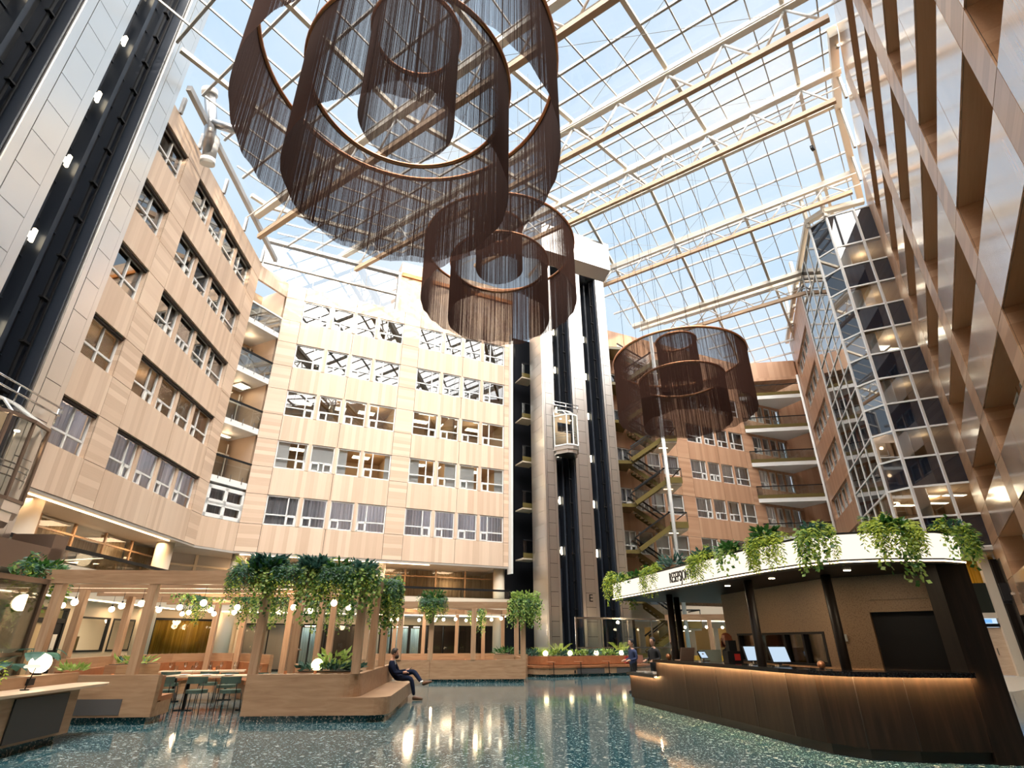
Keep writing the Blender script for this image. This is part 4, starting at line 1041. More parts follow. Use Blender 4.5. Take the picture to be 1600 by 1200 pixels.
# ---------------- second pergola
FQ = frame(-3.3, 24.7, 85)
p2 = thing('pergola', 'second oak pergola, farther back and left of the central lift tower', 'pergola', (FQ[0],FQ[1],0), FQ[2])
for (a, b, y0) in ((0,3.86,0),):
    prism_part('parapet', [(a,0),(b,0),(b,.12),(a,.12)], .13, .83, 'oak', p2); prism_part('plinth', [(a,.06),(b-.06,.06),(b-.06,.12),(a,.12)], 0, .13, 'terrazzo', p2)
prism_part('parapet', [(-3.2,.5),(-.01,0),(-.01,.12),(-3.2,.62)], .13, .83, 'oak', p2)
prism_part('parapet', [(3.74,.12),(3.86,.12),(3.86,3.4),(3.74,3.4)], .13, .9, 'oak', p2)
for x, y in ((-1.3,.25),(-.02,.1),(1.72,.06),(3.78,.1),(-2.7,.5),(3.8,3.2)): post(x, y, .83, 2.76, .2, p2)
for x, y in ((-2.0,4.6),(-.6,4.7),(1.0,4.8),(2.3,4.6),(3.3,5.2)): post(x, y, 0, 2.7, .17, p2)
beam(-3.2, 3.9, 0, .16, 2.76, 3.02, p2); beam(3.74, 3.9, .16, 5.4, 2.76, 3.0, p2); beam(-3.2, 3.9, 5.0, 5.14, 2.74, 2.96, p2)
for x in (-1.6,.3,2.2):
    m = MB(); m.bar((x-1.4,.2,2.84),(x+1.0,5.0,2.84),.12,.16); m.build('cross_beam', M['oak'], p2)
for y in (1.5, 2.8):
    m = MB(); m.box(-3.0,3.7,y,y+.04,2.93,2.95); m.build('lattice', M['black'], p2)
banquette('leather_bench', 'long leather bench along the back of the second pergola', [(-6.5,29.0),(-1.6,29.5),(-.2,29.2)], .98, .6, inside=-1)
t = thing('planter_box', 'oak planter with green plants at the right rear of the second pergola', 'planter', (-.35,28.6,0), 0)
m = MB(); m.box(-.5,.5,-.3,.3,0,.95); m.build('box', M['oak'], t); m = MB(); m.box(-.45,.45,-.25,.25,.95,.96); m.build('soil', M['soil'], t)
# ---------------- third pergola behind the reception
t = thing('pergola', 'third pergola with a tan beam, seen under the reception canopy', 'pergola', (8.6,31,0), R(-8))
m = MB(); m.box(-.6,5.6,0,.16,2.5,2.78); m.build('beam', M['oak'], t)
for x in (-.4,1.6,3.0,4.9): post(x,.08,0,2.5,.18,t)
m = MB(); m.box(-.4,4.9,.0,.1,0,.85); m.build('parapet', M['curt_must'], t)
# globes hung from the pergolas
G1 = [(-11.45,15.0),(-10.22,13.74),(-11.4,16.83),(-10.11,15.27),(-8.95,14.22),(-11.3,18.5),(-10.26,17.18),(-10.9,19.6),(-8.93,15.86),(-10.22,18.73),(-7.33,13.98),(-8.76,17.18),(-9.9,19.7),(-8.78,18.73),(-7.38,15.86),(-6.01,14.22),(-7.23,17.18),(-7.35,18.73),(-5.87,15.86),(-5.98,17.54),(-4.23,13.98),(-4.39,15.86)]
G2 = [(-5.9,29.2),(-5.4,28.27),(-4.6,29.5),(-3.9,30.0),(-3.55,27.6),(-3.3,28.7),(-2.68,28.27),(-2.3,29.9),(-1.72,28.8),(-1.0,29.0),(-.5,27.5)]
def globe(loc, label, group, drop):
    t = thing('globe_lamp', label, 'lamp', loc, 0, group)
    m = MB(); m.ball((0,0,0), .075, 12); m.build('globe', M['globe'], t)
    m = MB(); m.tube([(0,0,.07),(0,0,drop)], .006, 4); m.tube([(0,0,.06),(0,0,.12)], .022, 8); m.build('cord', M['black'], t); return t
gl0 = None; ang = sorted(range(len(G1)), key=lambda i: G1[i][0]/G1[i][1])
NUM = ORD+['seventeenth','eighteenth','nineteenth','twentieth','twenty-first','twenty-second']
for n_, i in enumerate(ang):
    lab = 'glowing globe lamp hung under the front pergola, %s counted from the left' % NUM[n_]
    if gl0 is None: gl0 = globe((*G1[i],2.33), lab, 'globe lamps of the front pergola', .36)
    else: copy_tree(gl0, (*G1[i],2.33), None, lab)
ang = sorted(range(len(G2)), key=lambda i: G2[i][0]/G2[i][1])
for n_, i in enumerate(ang):
    copy_tree(gl0, (*G2[i],2.46), None, 'glowing globe lamp hung under the second pergola, %s counted from the left' % NUM[n_], 'globe lamps of the second pergola')
for n_, (x, y) in enumerate(((9.4,32.5),(10.4,32.0),(11.6,33))): copy_tree(gl0, (x,y,2.2), None, 'glowing globe lamp behind the reception canopy, %s counted from the left' % ORD[n_], 'globe lamps behind the reception')
# ---------------- long leather bench before the lift
FB = frame(1.7, 28.3, 66)
bn = thing('lobby_bench', 'long tan leather lobby bench in front of the central lift tower', 'bench', (FB[0],FB[1],0), FB[2])
front = [(-.75,2.0),(-.55,.55),(0,0),(4.9,0),(6.3,.6)]
prism_part('plinth', offset(front,.12)+offset(front,.5)[::-1], 0, .12, 'terrazzo', bn)
prism_part('base', offset(front,.04)+offset(front,.6)[::-1], .12, .38, 'oak', bn)
for a, b in ((1.5,3.0),(3.7,4.6)): prism_part('grey_panel', [(a,.02),(b,.02),(b,.05),(a,.05)], .13, .37, 'speaker_grey', bn)
prism_part('seat_cushion', front+offset(front,.55)[::-1], .38, .47, 'leather', bn)
prism_part('back_cushion', offset(front,.55)+offset(front,.78)[::-1], .5, .86, 'leather', bn)
prism_part('planter_box', offset(front,.78)+offset(front,1.6)[::-1], 0, .84, 'oak', bn)
prism_part('soil', offset(front,.85)+offset(front,1.5)[::-1], .84, .85, 'soil', bn)
prism_part('end_wall', [(-1.4,1.6),(-.75,.9),(-.6,1.0),(-1.2,2.0)], 0, .95, 'oak', bn)
for k, x in enumerate((.15,1.6,3.15)):
    t = thing('side_table', '%s black side table from the left on the tan lobby bench' % ORD[k], 'table', (*to_world(FB, x, -.05), 0), FB[2], 'bench side tables')
    m = MB(); m.cyl(0,.12,.62,.645,.2,16); m.build('table_top', M['leather'], t); m = MB(); m.tube([(.05,.1,.62),(.05,-.03,.6),(.05,-.03,.12)], .02, 8); m.box(-.06,.1,-.06,.02,.1,.14); m.build('leg', M['black'], t)
m = MB(); m.box(1.35,1.42,.0,.03,.16,.28); m.build('power_socket', M['black'], bn)
for k, x in enumerate((.35,1.7,3.2,4.7)): orb('glowing globe in the planter behind the lobby bench, %s from the left' % ORD[k], (*to_world(FB, x, 1.0), .86), .12)

M['counter_led'] = emis('counter_led', (1,.56,.24), 260)
# ================================================================== RECEPTION
path = [(3.24,17.0),(3.60,15.3)]
main = [(3.60,15.3),(3.88,13.9),(4.14,12.6),(4.36,11.3),(4.52,10.25),(4.68,9.6),(5.0,9.1),(5.6,8.9),(6.52,8.80)]
rc = thing('reception_counter', 'long curved dark oak reception counter lit by a warm strip under its top', 'counter', (0,0,0))
def ring_(p, a, b): return offset(p, a)+offset(p, b)[::-1]
prism_part('low_front', ring_(path,0,.08), .14, .70, 'dark_wood', rc); prism_part('low_top', ring_(path,-.09,.7), .71, .75, 'darker', rc)
for a, b in ((0,2),(2,4),(4,6),(6,8)):
    seg = main[a:b+1]; L = ring_(seg, 0, .08)
    prism_part('front_panel', L, .14, 1.05, 'dark_wood', rc)
prism_part('plinth', ring_(path+main[1:], .07, .15), 0, .14, 'darker', rc)
m = MB(); m.prism(ring_(main,-.10,.55), 1.065, 1.1); m.prism(ring_(main,-.105,-.09), 1.035, 1.1); m.build('counter_top', grain('black_terrazzo', [(.45,(.008,.008,.008)),(.72,(.02,.02,.02)),(.78,(.25,.22,.2))], (30,30,30), .15), rc)
prism_part('end_panel', [(3.60,15.3),(4.15,15.42),(4.15,15.46),(3.59,15.35)], .14, 1.05, 'dark_wood', rc)
prism_part('light_strip', ring_(main,-.075,-.05), 1.058, 1.064, 'counter_led', rc)
prism_part('light_strip', ring_(path,-.06,-.04), .70, .708, 'counter_led', rc)
prism_part('low_top', ring_(path,-.10,-.085), .68, .75, 'darker', rc)
for i in (1,2,3,4,6,7):
    m = MB(); o_ = offset(main, -.003)[i]; q_ = offset(main, .004)[i]; m.bar((*lerp(o_,q_,.5),.14),(*lerp(o_,q_,.5),1.03),.012,.012); m.build('panel_joint', M['darker'], rc)
prism_part('low_work_surface', ring_(main,.45,.75), .72, .75, 'darker', rc)
# canopy
fr_ = [(4.9,17.9),(2.95,17.0),(3.6,13.8),(4.12,11.3),(4.42,10.1),(4.72,9.3),(5.1,8.83),(5.6,8.66),(6.55,8.66),(7.0,8.85),(7.9,10.2)]
rest = [(9.3,13.5),(6.9,18.6)]
cp = thing('reception_canopy', 'reception canopy with a glowing cream fascia reading RESEPSJON', 'canopy', (0,0,0))
cpoly = offset(fr_, .05)+rest
prism_part('soffit', cpoly, 2.58, 2.64, 'dark_wood', cp)
prism_part('roof', cpoly, 2.98, 3.02, 'darker', cp)
prism_part('fascia_panel', ring_(fr_, 0, .06), 2.645, 3.02, 'fascia_light', cp)
prism_part('edge_trim', ring_(fr_, -.02, .08), 2.57, 2.645, 'darker', cp); prism_part('edge_trim', ring_(fr_, -.02, .08), 3.02, 3.05, 'darker', cp)
prism_part('light_strip', ring_(fr_, -.03, -.02), 2.60, 2.618, 'cove_led', cp)
for x, y in ((4.0,14.9),(4.62,11.35),(5.62,10.35),(4.45,15.9)):
    m = MB(); m.cyl(x, y, 0, 2.58, .08, 16); m.build('post', M['dark_wood'], cp)
prism_part('end_pillar', [(6.50,8.79),(6.95,8.76),(7.0,9.2),(6.55,9.2)], 0, 2.58, 'dark_wood', cp)
m = MB()
for x, y in ((4.6,12.4),(4.9,10.9),(5.6,9.6)): m.box(x-.05,x+.05,y-.02,y+.02,2.568,2.58)
m.build('downlight', M['down_light'], cp)
a_ = math.atan2(11.3-13.8, 4.12-3.6)
letter('RESEPSJON', 'sign_lettering', 'black lettering RESEPSJON on the glowing canopy fascia', 'sign', .32, (3.655,13.42,2.72), a_, 'darker', PI/2, .008, .58)
# tiled back wall of the reception
bw = [(5.35,15.0),(5.87,11.0),(7.35,9.72)]
tb = thing('reception_back_wall', 'small-tiled tan wall block behind the reception counter', 'wall block', (0,0,0))
bo = bw+[(8.6,11.2),(7.4,15.3)]
m = MB()
def wseg(p, q, u0, u1, z0, z1, th=.15):
    a = lerp(p, q, u0); b = lerp(p, q, u1); L = [a, b]; o = offset(L, th); m.prism([a, b, o[1], o[0]], z0, z1)
wseg(bw[0],bw[1],0,.13,0,2.58); wseg(bw[0],bw[1],.13,.94,1.67,2.58); wseg(bw[0],bw[1],.13,.94,0,1.08); wseg(bw[0],bw[1],.94,1,0,2.58)
wseg(bw[1],bw[2],0,.34,0,2.58); wseg(bw[1],bw[2],.34,1,1.97,2.58)
m.prism([bo[2],bo[3],(8.4,11.2),(7.2,9.85)], 0, 2.58); m.prism([bo[3],bo[4],(7.3,15.1),(8.4,11.2)],0,2.58); m.prism([bo[4],bo[0],(5.45,14.8),(7.3,15.1)],0,2.58)
m.build('tiled_wall', M['tan_tile'], tb)
def wpart(nm, p, q, u0, u1, z0, z1, th, off, mat):
    mm = MB(); a = lerp(p, q, u0); b = lerp(p, q, u1); L = offset([a,b], off); o = offset([a,b], off+th); mm.prism([L[0],L[1],o[1],o[0]], z0, z1); return mm.build(nm, M[mat], tb)
for z0, z1 in ((1.08,1.12),(1.63,1.67)): wpart('hatch_frame', bw[0],bw[1],.13,.94,z0,z1,.17,-.01,'black')
for u in (.13,.33,.6,.76,.92): wpart('hatch_frame', bw[0],bw[1],u,u+.016,1.08,1.67,.12,.0,'black')
wpart('hatch_glass', bw[0],bw[1],.14,.93,1.1,1.65,.01,.06,'glass')
wpart('hatch_board', bw[0],bw[1],.62,.76,1.1,1.64,.03,.2,'curt_must'); wpart('hatch_room', bw[0],bw[1],.1,.97,1.0,1.8,.03,1.2,'cream')
wpart('dark_recess', bw[1],bw[2],.34,1,0,1.97,.03,.14,'black')
wpart('ventilation_panel', bw[0],bw[1],.16,.33,2.28,2.5,.02,-.02,'tan_tile'); wpart('ventilation_panel', bw[1],bw[2],.36,.82,2.17,2.30,.02,-.02,'tan_tile')
m = MB(); m.box(-.02,.02,-.02,.02,0,.12); m.build('light_switch', M['white'], tb, (6.0,10.85,1.5))
t = thing('coat_stand', 'red coat on a stand inside the room behind the left wall window', 'coat stand', (*to_world(F1, 4.9, 3.2), 0), 0)
m = MB(); m.cyl(0,0,0,1.75,.03,8); m.cyl(0,0,0,.03,.22,12); m.build('stand', M['black'], t)
m = MB(); m.lathe([(.06,1.65),(.17,1.55),(.2,1.2),(.24,.85),(.02,.85)], 12); m.build('coat', M['red'], t)
m = MB(); m.box(5.4,6.3,3.0,3.06,0,1.7); tag(m.build('partition_screen', M['olive'], None, (F1[0],F1[1],0), F1[2]), 'dark olive partition screen inside the room behind the left wall window', 'screen')
# things on and behind the counter
def monitor(label, x, y, rz, z=1.1, w=.36, h=.26):
    t = thing('monitor', label, 'monitor', (x,y,z), rz)
    m = MB(); m.box(-.1,.1,-.07,.07,0,.015); m.box(-.02,.02,.02,.05,.01,.16); m.build('stand', M['steel2'], t)
    m = MB(); i = 0; m.bar((0,-.01,.06),(0,.09,.06+h),w,.025, up=(0,-1,.3)); m.build('case', M['black'], t)
    m = MB(); m.quad((-w/2+.015,-.035,.07),(w/2-.015,-.035,.07),(w/2-.015,.065,.05+h),(-w/2+.015,.065,.05+h)); m.build('screen', M['screen'], t)
monitor('tilted bright screen on the reception counter, left of two beside the card terminals', 4.72, 11.9, R(8)); monitor('tilted bright screen on the reception counter, right of the two', 4.85, 11.05, R(8))
t = thing('laptop', 'open rose-gold laptop seen from behind on the reception counter', 'laptop', (4.1,14.35,1.1), R(14))
m = MB(); m.bar((0,.0,.01),(0,-.1,.27),.36,.012,up=(0,1,0)); m.build('lid', M['rose_gold'], t); m = MB(); m.box(-.18,.18,0,.25,0,.015); m.build('base', M['rose_gold'], t)
monitor('small tablet on a stand between the laptop and the receptionist', 4.3, 13.7, R(20), 1.1, .2, .14)
t = thing('office_chair', 'pale aqua chair back behind the counter beside the receptionist', 'chair', (4.75,14.6,0), R(10))
m = MB(); m.box(-.26,.26,-.03,.03,.85,1.32); m.build('backrest', plain('aqua_mesh', (.48,.62,.6), .7), t); m = MB(); m.box(-.25,.25,0,.5,.55,.63); m.build('seat', M['curt_aqua'], t); m = MB(); m.cyl(0,.25,0,.55,.04,8); m.box(-.25,.25,.2,.3,0,.04); m.build('base', M['black'], t)
t = thing('card_terminal', 'cluster of black card terminals on the counter left of the bright screens', 'card terminal', (4.6,12.6,1.1), R(10))
m = MB(); m.box(-.2,.12,-.08,.1,0,.22); m.box(-.12,.05,-.03,.1,.22,.42); m.build('case', M['black'], t); m = MB(); m.box(-.06,.06,-.1,-.08,.05,.17); m.build('keypad', M['red'], t)
t = thing('globe_ornament', 'small copper ball standing at the bend of the counter', 'ornament', (4.98,9.9,1.1)); m = MB(); m.ball((0,0,.06), .06, 14); m.build('ball', M['copper'], t); m = MB(); m.cyl(0,0,0,.01,.03,10); m.build('base', M['black'], t)
t = thing('globe_ornament', 'small copper ball at the far end of the reception counter', 'ornament', (3.85,15.0,1.1)); m = MB(); m.ball((0,0,.07), .07, 14); m.build('ball', M['copper'], t); m = MB(); m.cyl(0,0,0,.01,.03,10); m.build('base', M['black'], t)
for k,(x,y) in enumerate(((3.5,16.7),(3.62,16.2),(3.75,15.8))):
    m = MB(); m.box(-.12,.12,-.09,.09,0,.03+.01*k); tag(m.build('leaflet_stack', M['porcelain'], None, (x,y,.751), R(10*k)), '%s pile of pale leaflets from the far end of the low counter' % ORD[k], 'leaflets')
letter('RANT', 'sign_lettering', 'dark restaurant lettering above the restaurant front beside the lift tower', 'sign', .36, (*to_world(F2, 7.95, 2.97), 2.58), F2[2], 'black')

# ================================================================== PLANTS
def leafquad(m, p, d, w, l, mt, up):
    s = d.cross(up)
    if s.length < .01: s = Vector((1,0,0))
    s.normalize(); s *= w/2
    q = p+d*l*.5; e = p+d*l
    m.quad(tuple(p), tuple(q+s), tuple(e), tuple(q-s), mt)
def hanging_mesh(m, n, rx, ry, drop, kind, q):
    for k in range(n):
        a = q.uniform(0, 2*PI); rr = math.sqrt(q.random())
        p = Vector((rx*rr*math.cos(a), ry*rr*math.sin(a), q.uniform(0,.08)))
        out = Vector((math.cos(a)*q.uniform(.1,.6)+q.uniform(-.2,.2), math.sin(a)*q.uniform(.2,.8)-.35, q.uniform(.3,.9))).normalized()
        L = drop*q.uniform(.45,1.05); st = .05; steps = int(L/st)+4; d = out.copy()
        if kind == 'ivy': steps = int(steps*1.1)
        for i in range(steps):
            d = (d+Vector((q.uniform(-.12,.12), q.uniform(-.12,.12), -.42 if kind != 'bush' else -.18))).normalized()
            if d.z < -.2: d.x *= .8; d.y *= .8
            p2_ = p+d*st
            if kind in ('fern', 'dfern'):
                for s_ in (-1, 1):
                    ld = (d*.6+d.cross(Vector((q.uniform(-.4,.4),q.uniform(-.4,.4),1))).normalized()*s_*.8).normalized(); leafquad(m, p, ld, .022, .085*(1-.4*i/steps)+.02, (0 if q.random() < .75 else 1) if kind == 'fern' else (1 if q.random() < .6 else (0 if i > steps*.55 else 3)), Vector((q.uniform(-1,1),-1,.6)))
            else:
                ld = Vector((q.uniform(-1,1), q.uniform(-1,1), -.4)).normalized(); leafquad(m, p, ld, .065, .085, 2 if q.random() < .7 else 1, Vector((q.uniform(-1,1),-1,.5)))
            p = p2_
def crown(m, n, rx, ry, h, q, mt=1, l=.16, w=.06):
    for k in range(n):
        a = q.uniform(0, 2*PI); rr = math.sqrt(q.random()); p = Vector((rx*rr*math.cos(a), ry*rr*math.sin(a), q.uniform(0,h)))
        d = Vector((math.cos(a)+q.uniform(-.6,.6), math.sin(a)+q.uniform(-.6,.6), q.uniform(.0,1.2))).normalized(); leafquad(m, p, d, w, l*q.uniform(.6,1.2), mt, Vector((q.uniform(-1,1),q.uniform(-1,1),1)))
PM = [M['fern'], M['leaf'], M['ivy'], M['blueleaf']]
def hang(name, label, loc, parts, seed, rz=0, sc=1, group=None, src=None):
    if src is not None:
        o = src.copy(); COL.objects.link(o); o.location = loc; o.rotation_euler = (0,0,rz); o.scale = (sc,sc,sc); o['label'] = label
        if group: o['group'] = group
        return o
    q = random.Random(seed); m = MB()
    for p in parts:
        if p[0] == 'crown': crown(m, *p[1:], q=q) if len(p) < 6 else crown(m, p[1],p[2],p[3],p[4],q,p[5],p[6],p[7])
        else: hanging_mesh(m, p[1], p[2], p[3], p[4], p[0], q)
    o = m.build(name, PM, None, loc, rz); o.scale = (sc,sc,sc); tag(o, label, 'plant', group); return o
GC = 'hanging plants of the reception canopy'
cn = ['farthest left, at the canopy tip','second from the left','third from the left, left of the lettering','fourth from the left, at the end of the lettering','fifth from the left','sixth from the left, big and bushy','seventh from the left, narrow and trailing','eighth from the left, the widest','last on the right, round the canopy corner']
h0 = hang('hanging_fern', 'pale fern over the canopy fascia, '+cn[0], (3.05,16.7,3.06), [('fern',60,.24,.12,.6),('crown',50,.16,.12,.12,1,.14,.06)], 11, R(20), 1.25, GC)
hang('hanging_ivy', 'trailing ivy over the canopy fascia, '+cn[1], (3.3,15.5,3.06), [('ivy',12,.1,.1,.38),('crown',70,.22,.12,.10,1,.14,.06)], 12, R(100), 1, GC)
hang('hanging_fern', 'fern over the canopy fascia, '+cn[2], (3.50,14.45,3.06), None, 0, R(-80), 1.0, GC, h0)
h3 = hang('hanging_fern', 'fern over the canopy fascia, '+cn[3], (4.0,11.98,3.07), [('fern',90,.26,.14,.5),('crown',100,.26,.14,.16,3,.16,.05)], 13, R(-78), 1, GC)
hang('hanging_ivy', 'trailing ivy over the canopy fascia, '+cn[4], (4.20,11.0,3.06), [('ivy',18,.12,.1,.42),('crown',110,.24,.12,.12,1,.15,.07)], 14, R(-75), 1, GC)
hang('hanging_fern', 'fern over the canopy fascia, '+cn[5], (4.48,9.92,3.06), [('fern',110,.26,.14,.5),('crown',130,.2,.14,.22,1,.16,.08)], 15, R(-70), 1, GC)
hang('hanging_fern', 'clump over the canopy fascia, '+cn[6], (4.88,9.02,3.06), [('fern',50,.13,.12,.58),('ivy',26,.13,.1,.6),('crown',120,.15,.13,.16,3,.11,.05)], 16, R(-40), .95, GC)
hang('hanging_fern', 'fern with ivy tails over the canopy, '+cn[7], (5.85,8.62,3.05), [('fern',110,.34,.12,.45),('ivy',20,.08,.1,.75),('crown',70,.2,.12,.12,1,.17,.09)], 17, 0, 1, GC)
hang('hanging_fern', 'dense plant over the canopy fascia, '+cn[8], (6.95,8.85,3.06), [('ivy',50,.1,.14,.5),('fern',30,.1,.14,.5),('crown',110,.22,.14,.12,3,.12,.05)], 18, R(30), 1, GC)
hang('hanging_ivy', 'low green plant on the canopy top above the lettering', (3.72,13.3,3.06), [('crown',110,.45,.15,.2,3,.22,.05)], 19, R(-78), 1, GC)
# front pergola: big mass over the right front corner
GP = 'plants on the front pergola'
for k, (x, lab, parts, seed) in enumerate((
    (-.42,'pale fern at the left end of the plant mass over the front pergola beam',[('dfern',80,.22,.2,.62),('crown',40,.2,.18,.2,0,.2,.05)],21),
    (.0,'dark blue-green bush with a dangling vine in the plant mass over the front pergola beam',[('crown',420,.3,.24,.25,3,.2,.08),('crown',200,.26,.22,.1,1,.22,.09),('ivy',18,.14,.12,.85)],22),
    (.55,'feathery green fern left of centre in the plant mass over the front pergola beam',[('dfern',120,.34,.22,.65)],23),
    (1.05,'dark leafy bush with long ivy mid plant mass over the front pergola beam',[('crown',360,.3,.24,.25,3,.17,.07),('ivy',26,.2,.12,.95)],24),
    (1.55,'bright fern right of centre in the plant mass over the front pergola beam',[('dfern',130,.3,.22,.65),('crown',80,.2,.2,.2,1,.2,.06)],25),
    (2.1,'long dark trailing plant right in the plant mass over the front pergola beam',[('dfern',70,.25,.22,.6),('ivy',46,.24,.22,.9),('crown',180,.28,.22,.2,3,.14,.05)],26))):
    hang('hanging_plant', lab, (*to_world(FP, x, .08), 2.93), parts, seed, FP[2], 1.05, GP)
hang('hanging_plant', 'long plant hanging from the right side beam of the front pergola', (*to_world(FP, 2.35, 2.7), 2.9), [('dfern',110,.18,.3,.95),('ivy',40,.18,.3,1.0)], 27, FP[2], 1.1, GP)
for k, (x, y, z, s_, lab) in enumerate(((-1.1,4.6,2.62,1.0,'trailing fern clump in the front pergola above its planter box'),(-.2,6.6,2.62,1.1,'dark trailing plant in the front pergola left of the waiter'),(.6,5.6,2.62,1.0,'leafy plant by a front pergola post right of the waiter'),(-3.2,4.2,2.62,1.0,'dark fern tails inside the front pergola before the left wall windows'),(-2.2,5.2,2.62,1.0,'fern mound hanging before the mustard curtain'),(-4.9,.3,2.92,1.35,'dark fern spilling from the left end of the front pergola beam'))):
    hang('hanging_plant', lab, (*to_world(FP, x, y), z), [('dfern',55,.3,.2,.55),('ivy',20,.25,.2,.8),('crown',60,.3,.2,.1,1,.16,.06)] if k not in (3,) else [('dfern',20,.06,.06,.7),('ivy',30,.6,.2,.3),('dfern',20,.06,.3,.6)], 30+k, FP[2]+.3*k, s_, GP)
# second pergola plants
for k, (x, y, lab, parts) in enumerate(((.0,.05,'round fern bush hanging over the second pergola beam above the left post',[('dfern',120,.4,.2,.6),('crown',200,.36,.2,.3,1,.2,.06),('ivy',14,.1,.1,.8)]),(3.9,.1,'spreading vine hanging over the right end of the second pergola beam',[('ivy',90,.5,.25,.85),('crown',220,.5,.3,.3,2,.16,.08),('dfern',30,.3,.2,.6)]),(1.9,2.6,'yellow-green vine hanging under the second pergola beside its middle post',[('ivy',26,.2,.15,.8),('dfern',22,.2,.15,.5)]))):
    hang('hanging_plant', lab, (*to_world(FQ, x, y), 3.04 if k < 2 else 2.75), parts, 50+k, FQ[2], 1.15, 'plants on the second pergola')
for k, x in enumerate((3.2,4.5)): hang('hanging_plant', '%s fern hanging from the third pergola behind the reception' % ('left' if k == 0 else 'right'), (8.6+x, 31-.3*x*.14, 2.8), [('dfern',60,.3,.2,.7),('crown',60,.3,.2,.2,1,.2,.07)], 60+k, 0, 1.3, 'ferns on the third pergola')
def bush(name, label, loc, parts, seed, sc=1, group=None):
    q = random.Random(seed); m = MB()
    for (n, rx, ry, h, mt, l, w) in parts: crown(m, n, rx, ry, h, q, mt, l, w)
    o = m.build(name, PM, None, loc); o.scale = (sc,)*3; return tag(o, label, 'plant', group)
bush('leafy_plant', 'variegated leafy plant spilling from the oak planter box in the front pergola', (-4.25,14.5,.88), [(160,.75,.25,.12,3,.2,.09),(90,.4,.22,.35,2,.22,.1)], 70)
bush('leafy_plant', 'small leafy plant on the low planter of the rear banquette', (-9.6,15.6,.99), [(60,.5,.2,.1,2,.22,.06),(30,.4,.2,.1,3,.2,.06)], 71)
bush('leafy_plant', 'green plant in the planter at the right rear of the second pergola', (-.35,28.6,.96), [(120,.45,.28,.2,1,.25,.06)], 72)
def broad_plant(label, loc, seed, n=9, h=.3, l=.42):
    q = random.Random(seed); m = MB(); st = MB()
    for k in range(n):
        a = 2*PI*k/n+q.uniform(-.3,.3); hh = h*q.uniform(.7,1.1); tip = Vector((.1*math.cos(a), .1*math.sin(a), hh)); st.tube([(0,0,0), tuple(tip)], .008, 5)
        d = Vector((math.cos(a), math.sin(a), .25)); p = tip; prev = None; side = Vector((-math.sin(a), math.cos(a), 0))
        for i in range(6):
            w = [.02,.09,.12,.1,.06,.005][i]; e = (tuple(p-side*w), tuple(p+side*w))
            if prev: m.quad(prev[0], prev[1], e[1], e[0], 3)
            prev = e; p = p+d.normalized()*l/5; d.z -= .3
    t = thing('broadleaf_plant', label, 'plant', loc); m.build('leaves', PM, t); st.build('stem', M['stem'], t)
broad_plant('broad dark-leaved plant beside the large globe on the oak service desk', (-8.6,11.05,.97), 80, 9, .36)
broad_plant('blue-green broadleaf plant behind the desk lamp', (-8.5,10.3,.97), 81, 8, .2, .34)
hang('fern_plant', 'bright fern with yellow tips at the left end of the desk planter', (-8.0,9.2,.98), [('fern',60,.2,.2,.35)], 82)
bush('fern_plant', 'small yellow-green fern at the right end of the desk planter beside the globe', (-8.55,12.0,.97), [(70,.2,.2,.08,2,.16,.05)], 83)
for k, x in enumerate((-.3,.6,1.3,2.2,3.0,3.9,4.8)):
    bush('leafy_plant', '%s clump of pale green leaves from the left in the planter behind the lobby bench' % ORD[k], (*to_world(FB, x, 1.2 if x > 0 else 1.5), .85), [(150,.5,.3,.22,2 if k % 2 else 3,.2,.08)], 90+k, 1, 'planter plants of the lobby bench')
for k, (x, s_) in enumerate(((.2,.7),(1.25,1.0),(4.9,1.1))):
    q = random.Random(100+k); m = MB()
    for i in range(16):
        a = q.uniform(0, 2*PI); d = Vector((math.cos(a)*.7, math.sin(a)*.7, 1.0)).normalized(); p = Vector((0,0,0))
        for j in range(14):
            d = (d+Vector((0,0,-.05))).normalized(); p2_ = p+d*.065*s_
            if j > 3:
                for sg in (-1, 1): leafquad(m, p, (d*.5+d.cross(Vector((0,0,1))).normalized()*sg).normalized(), .03, .2*s_*(1.2-j/14), 0, Vector((0,-.3,1)))
            p = p2_
    tag(m.build('palm_plant', PM, None, (*to_world(FB, x, 1.25), .85)), '%s small palm from the left in the planter behind the lobby bench' % ORD[k], 'plant', 'small palms of the lobby bench')
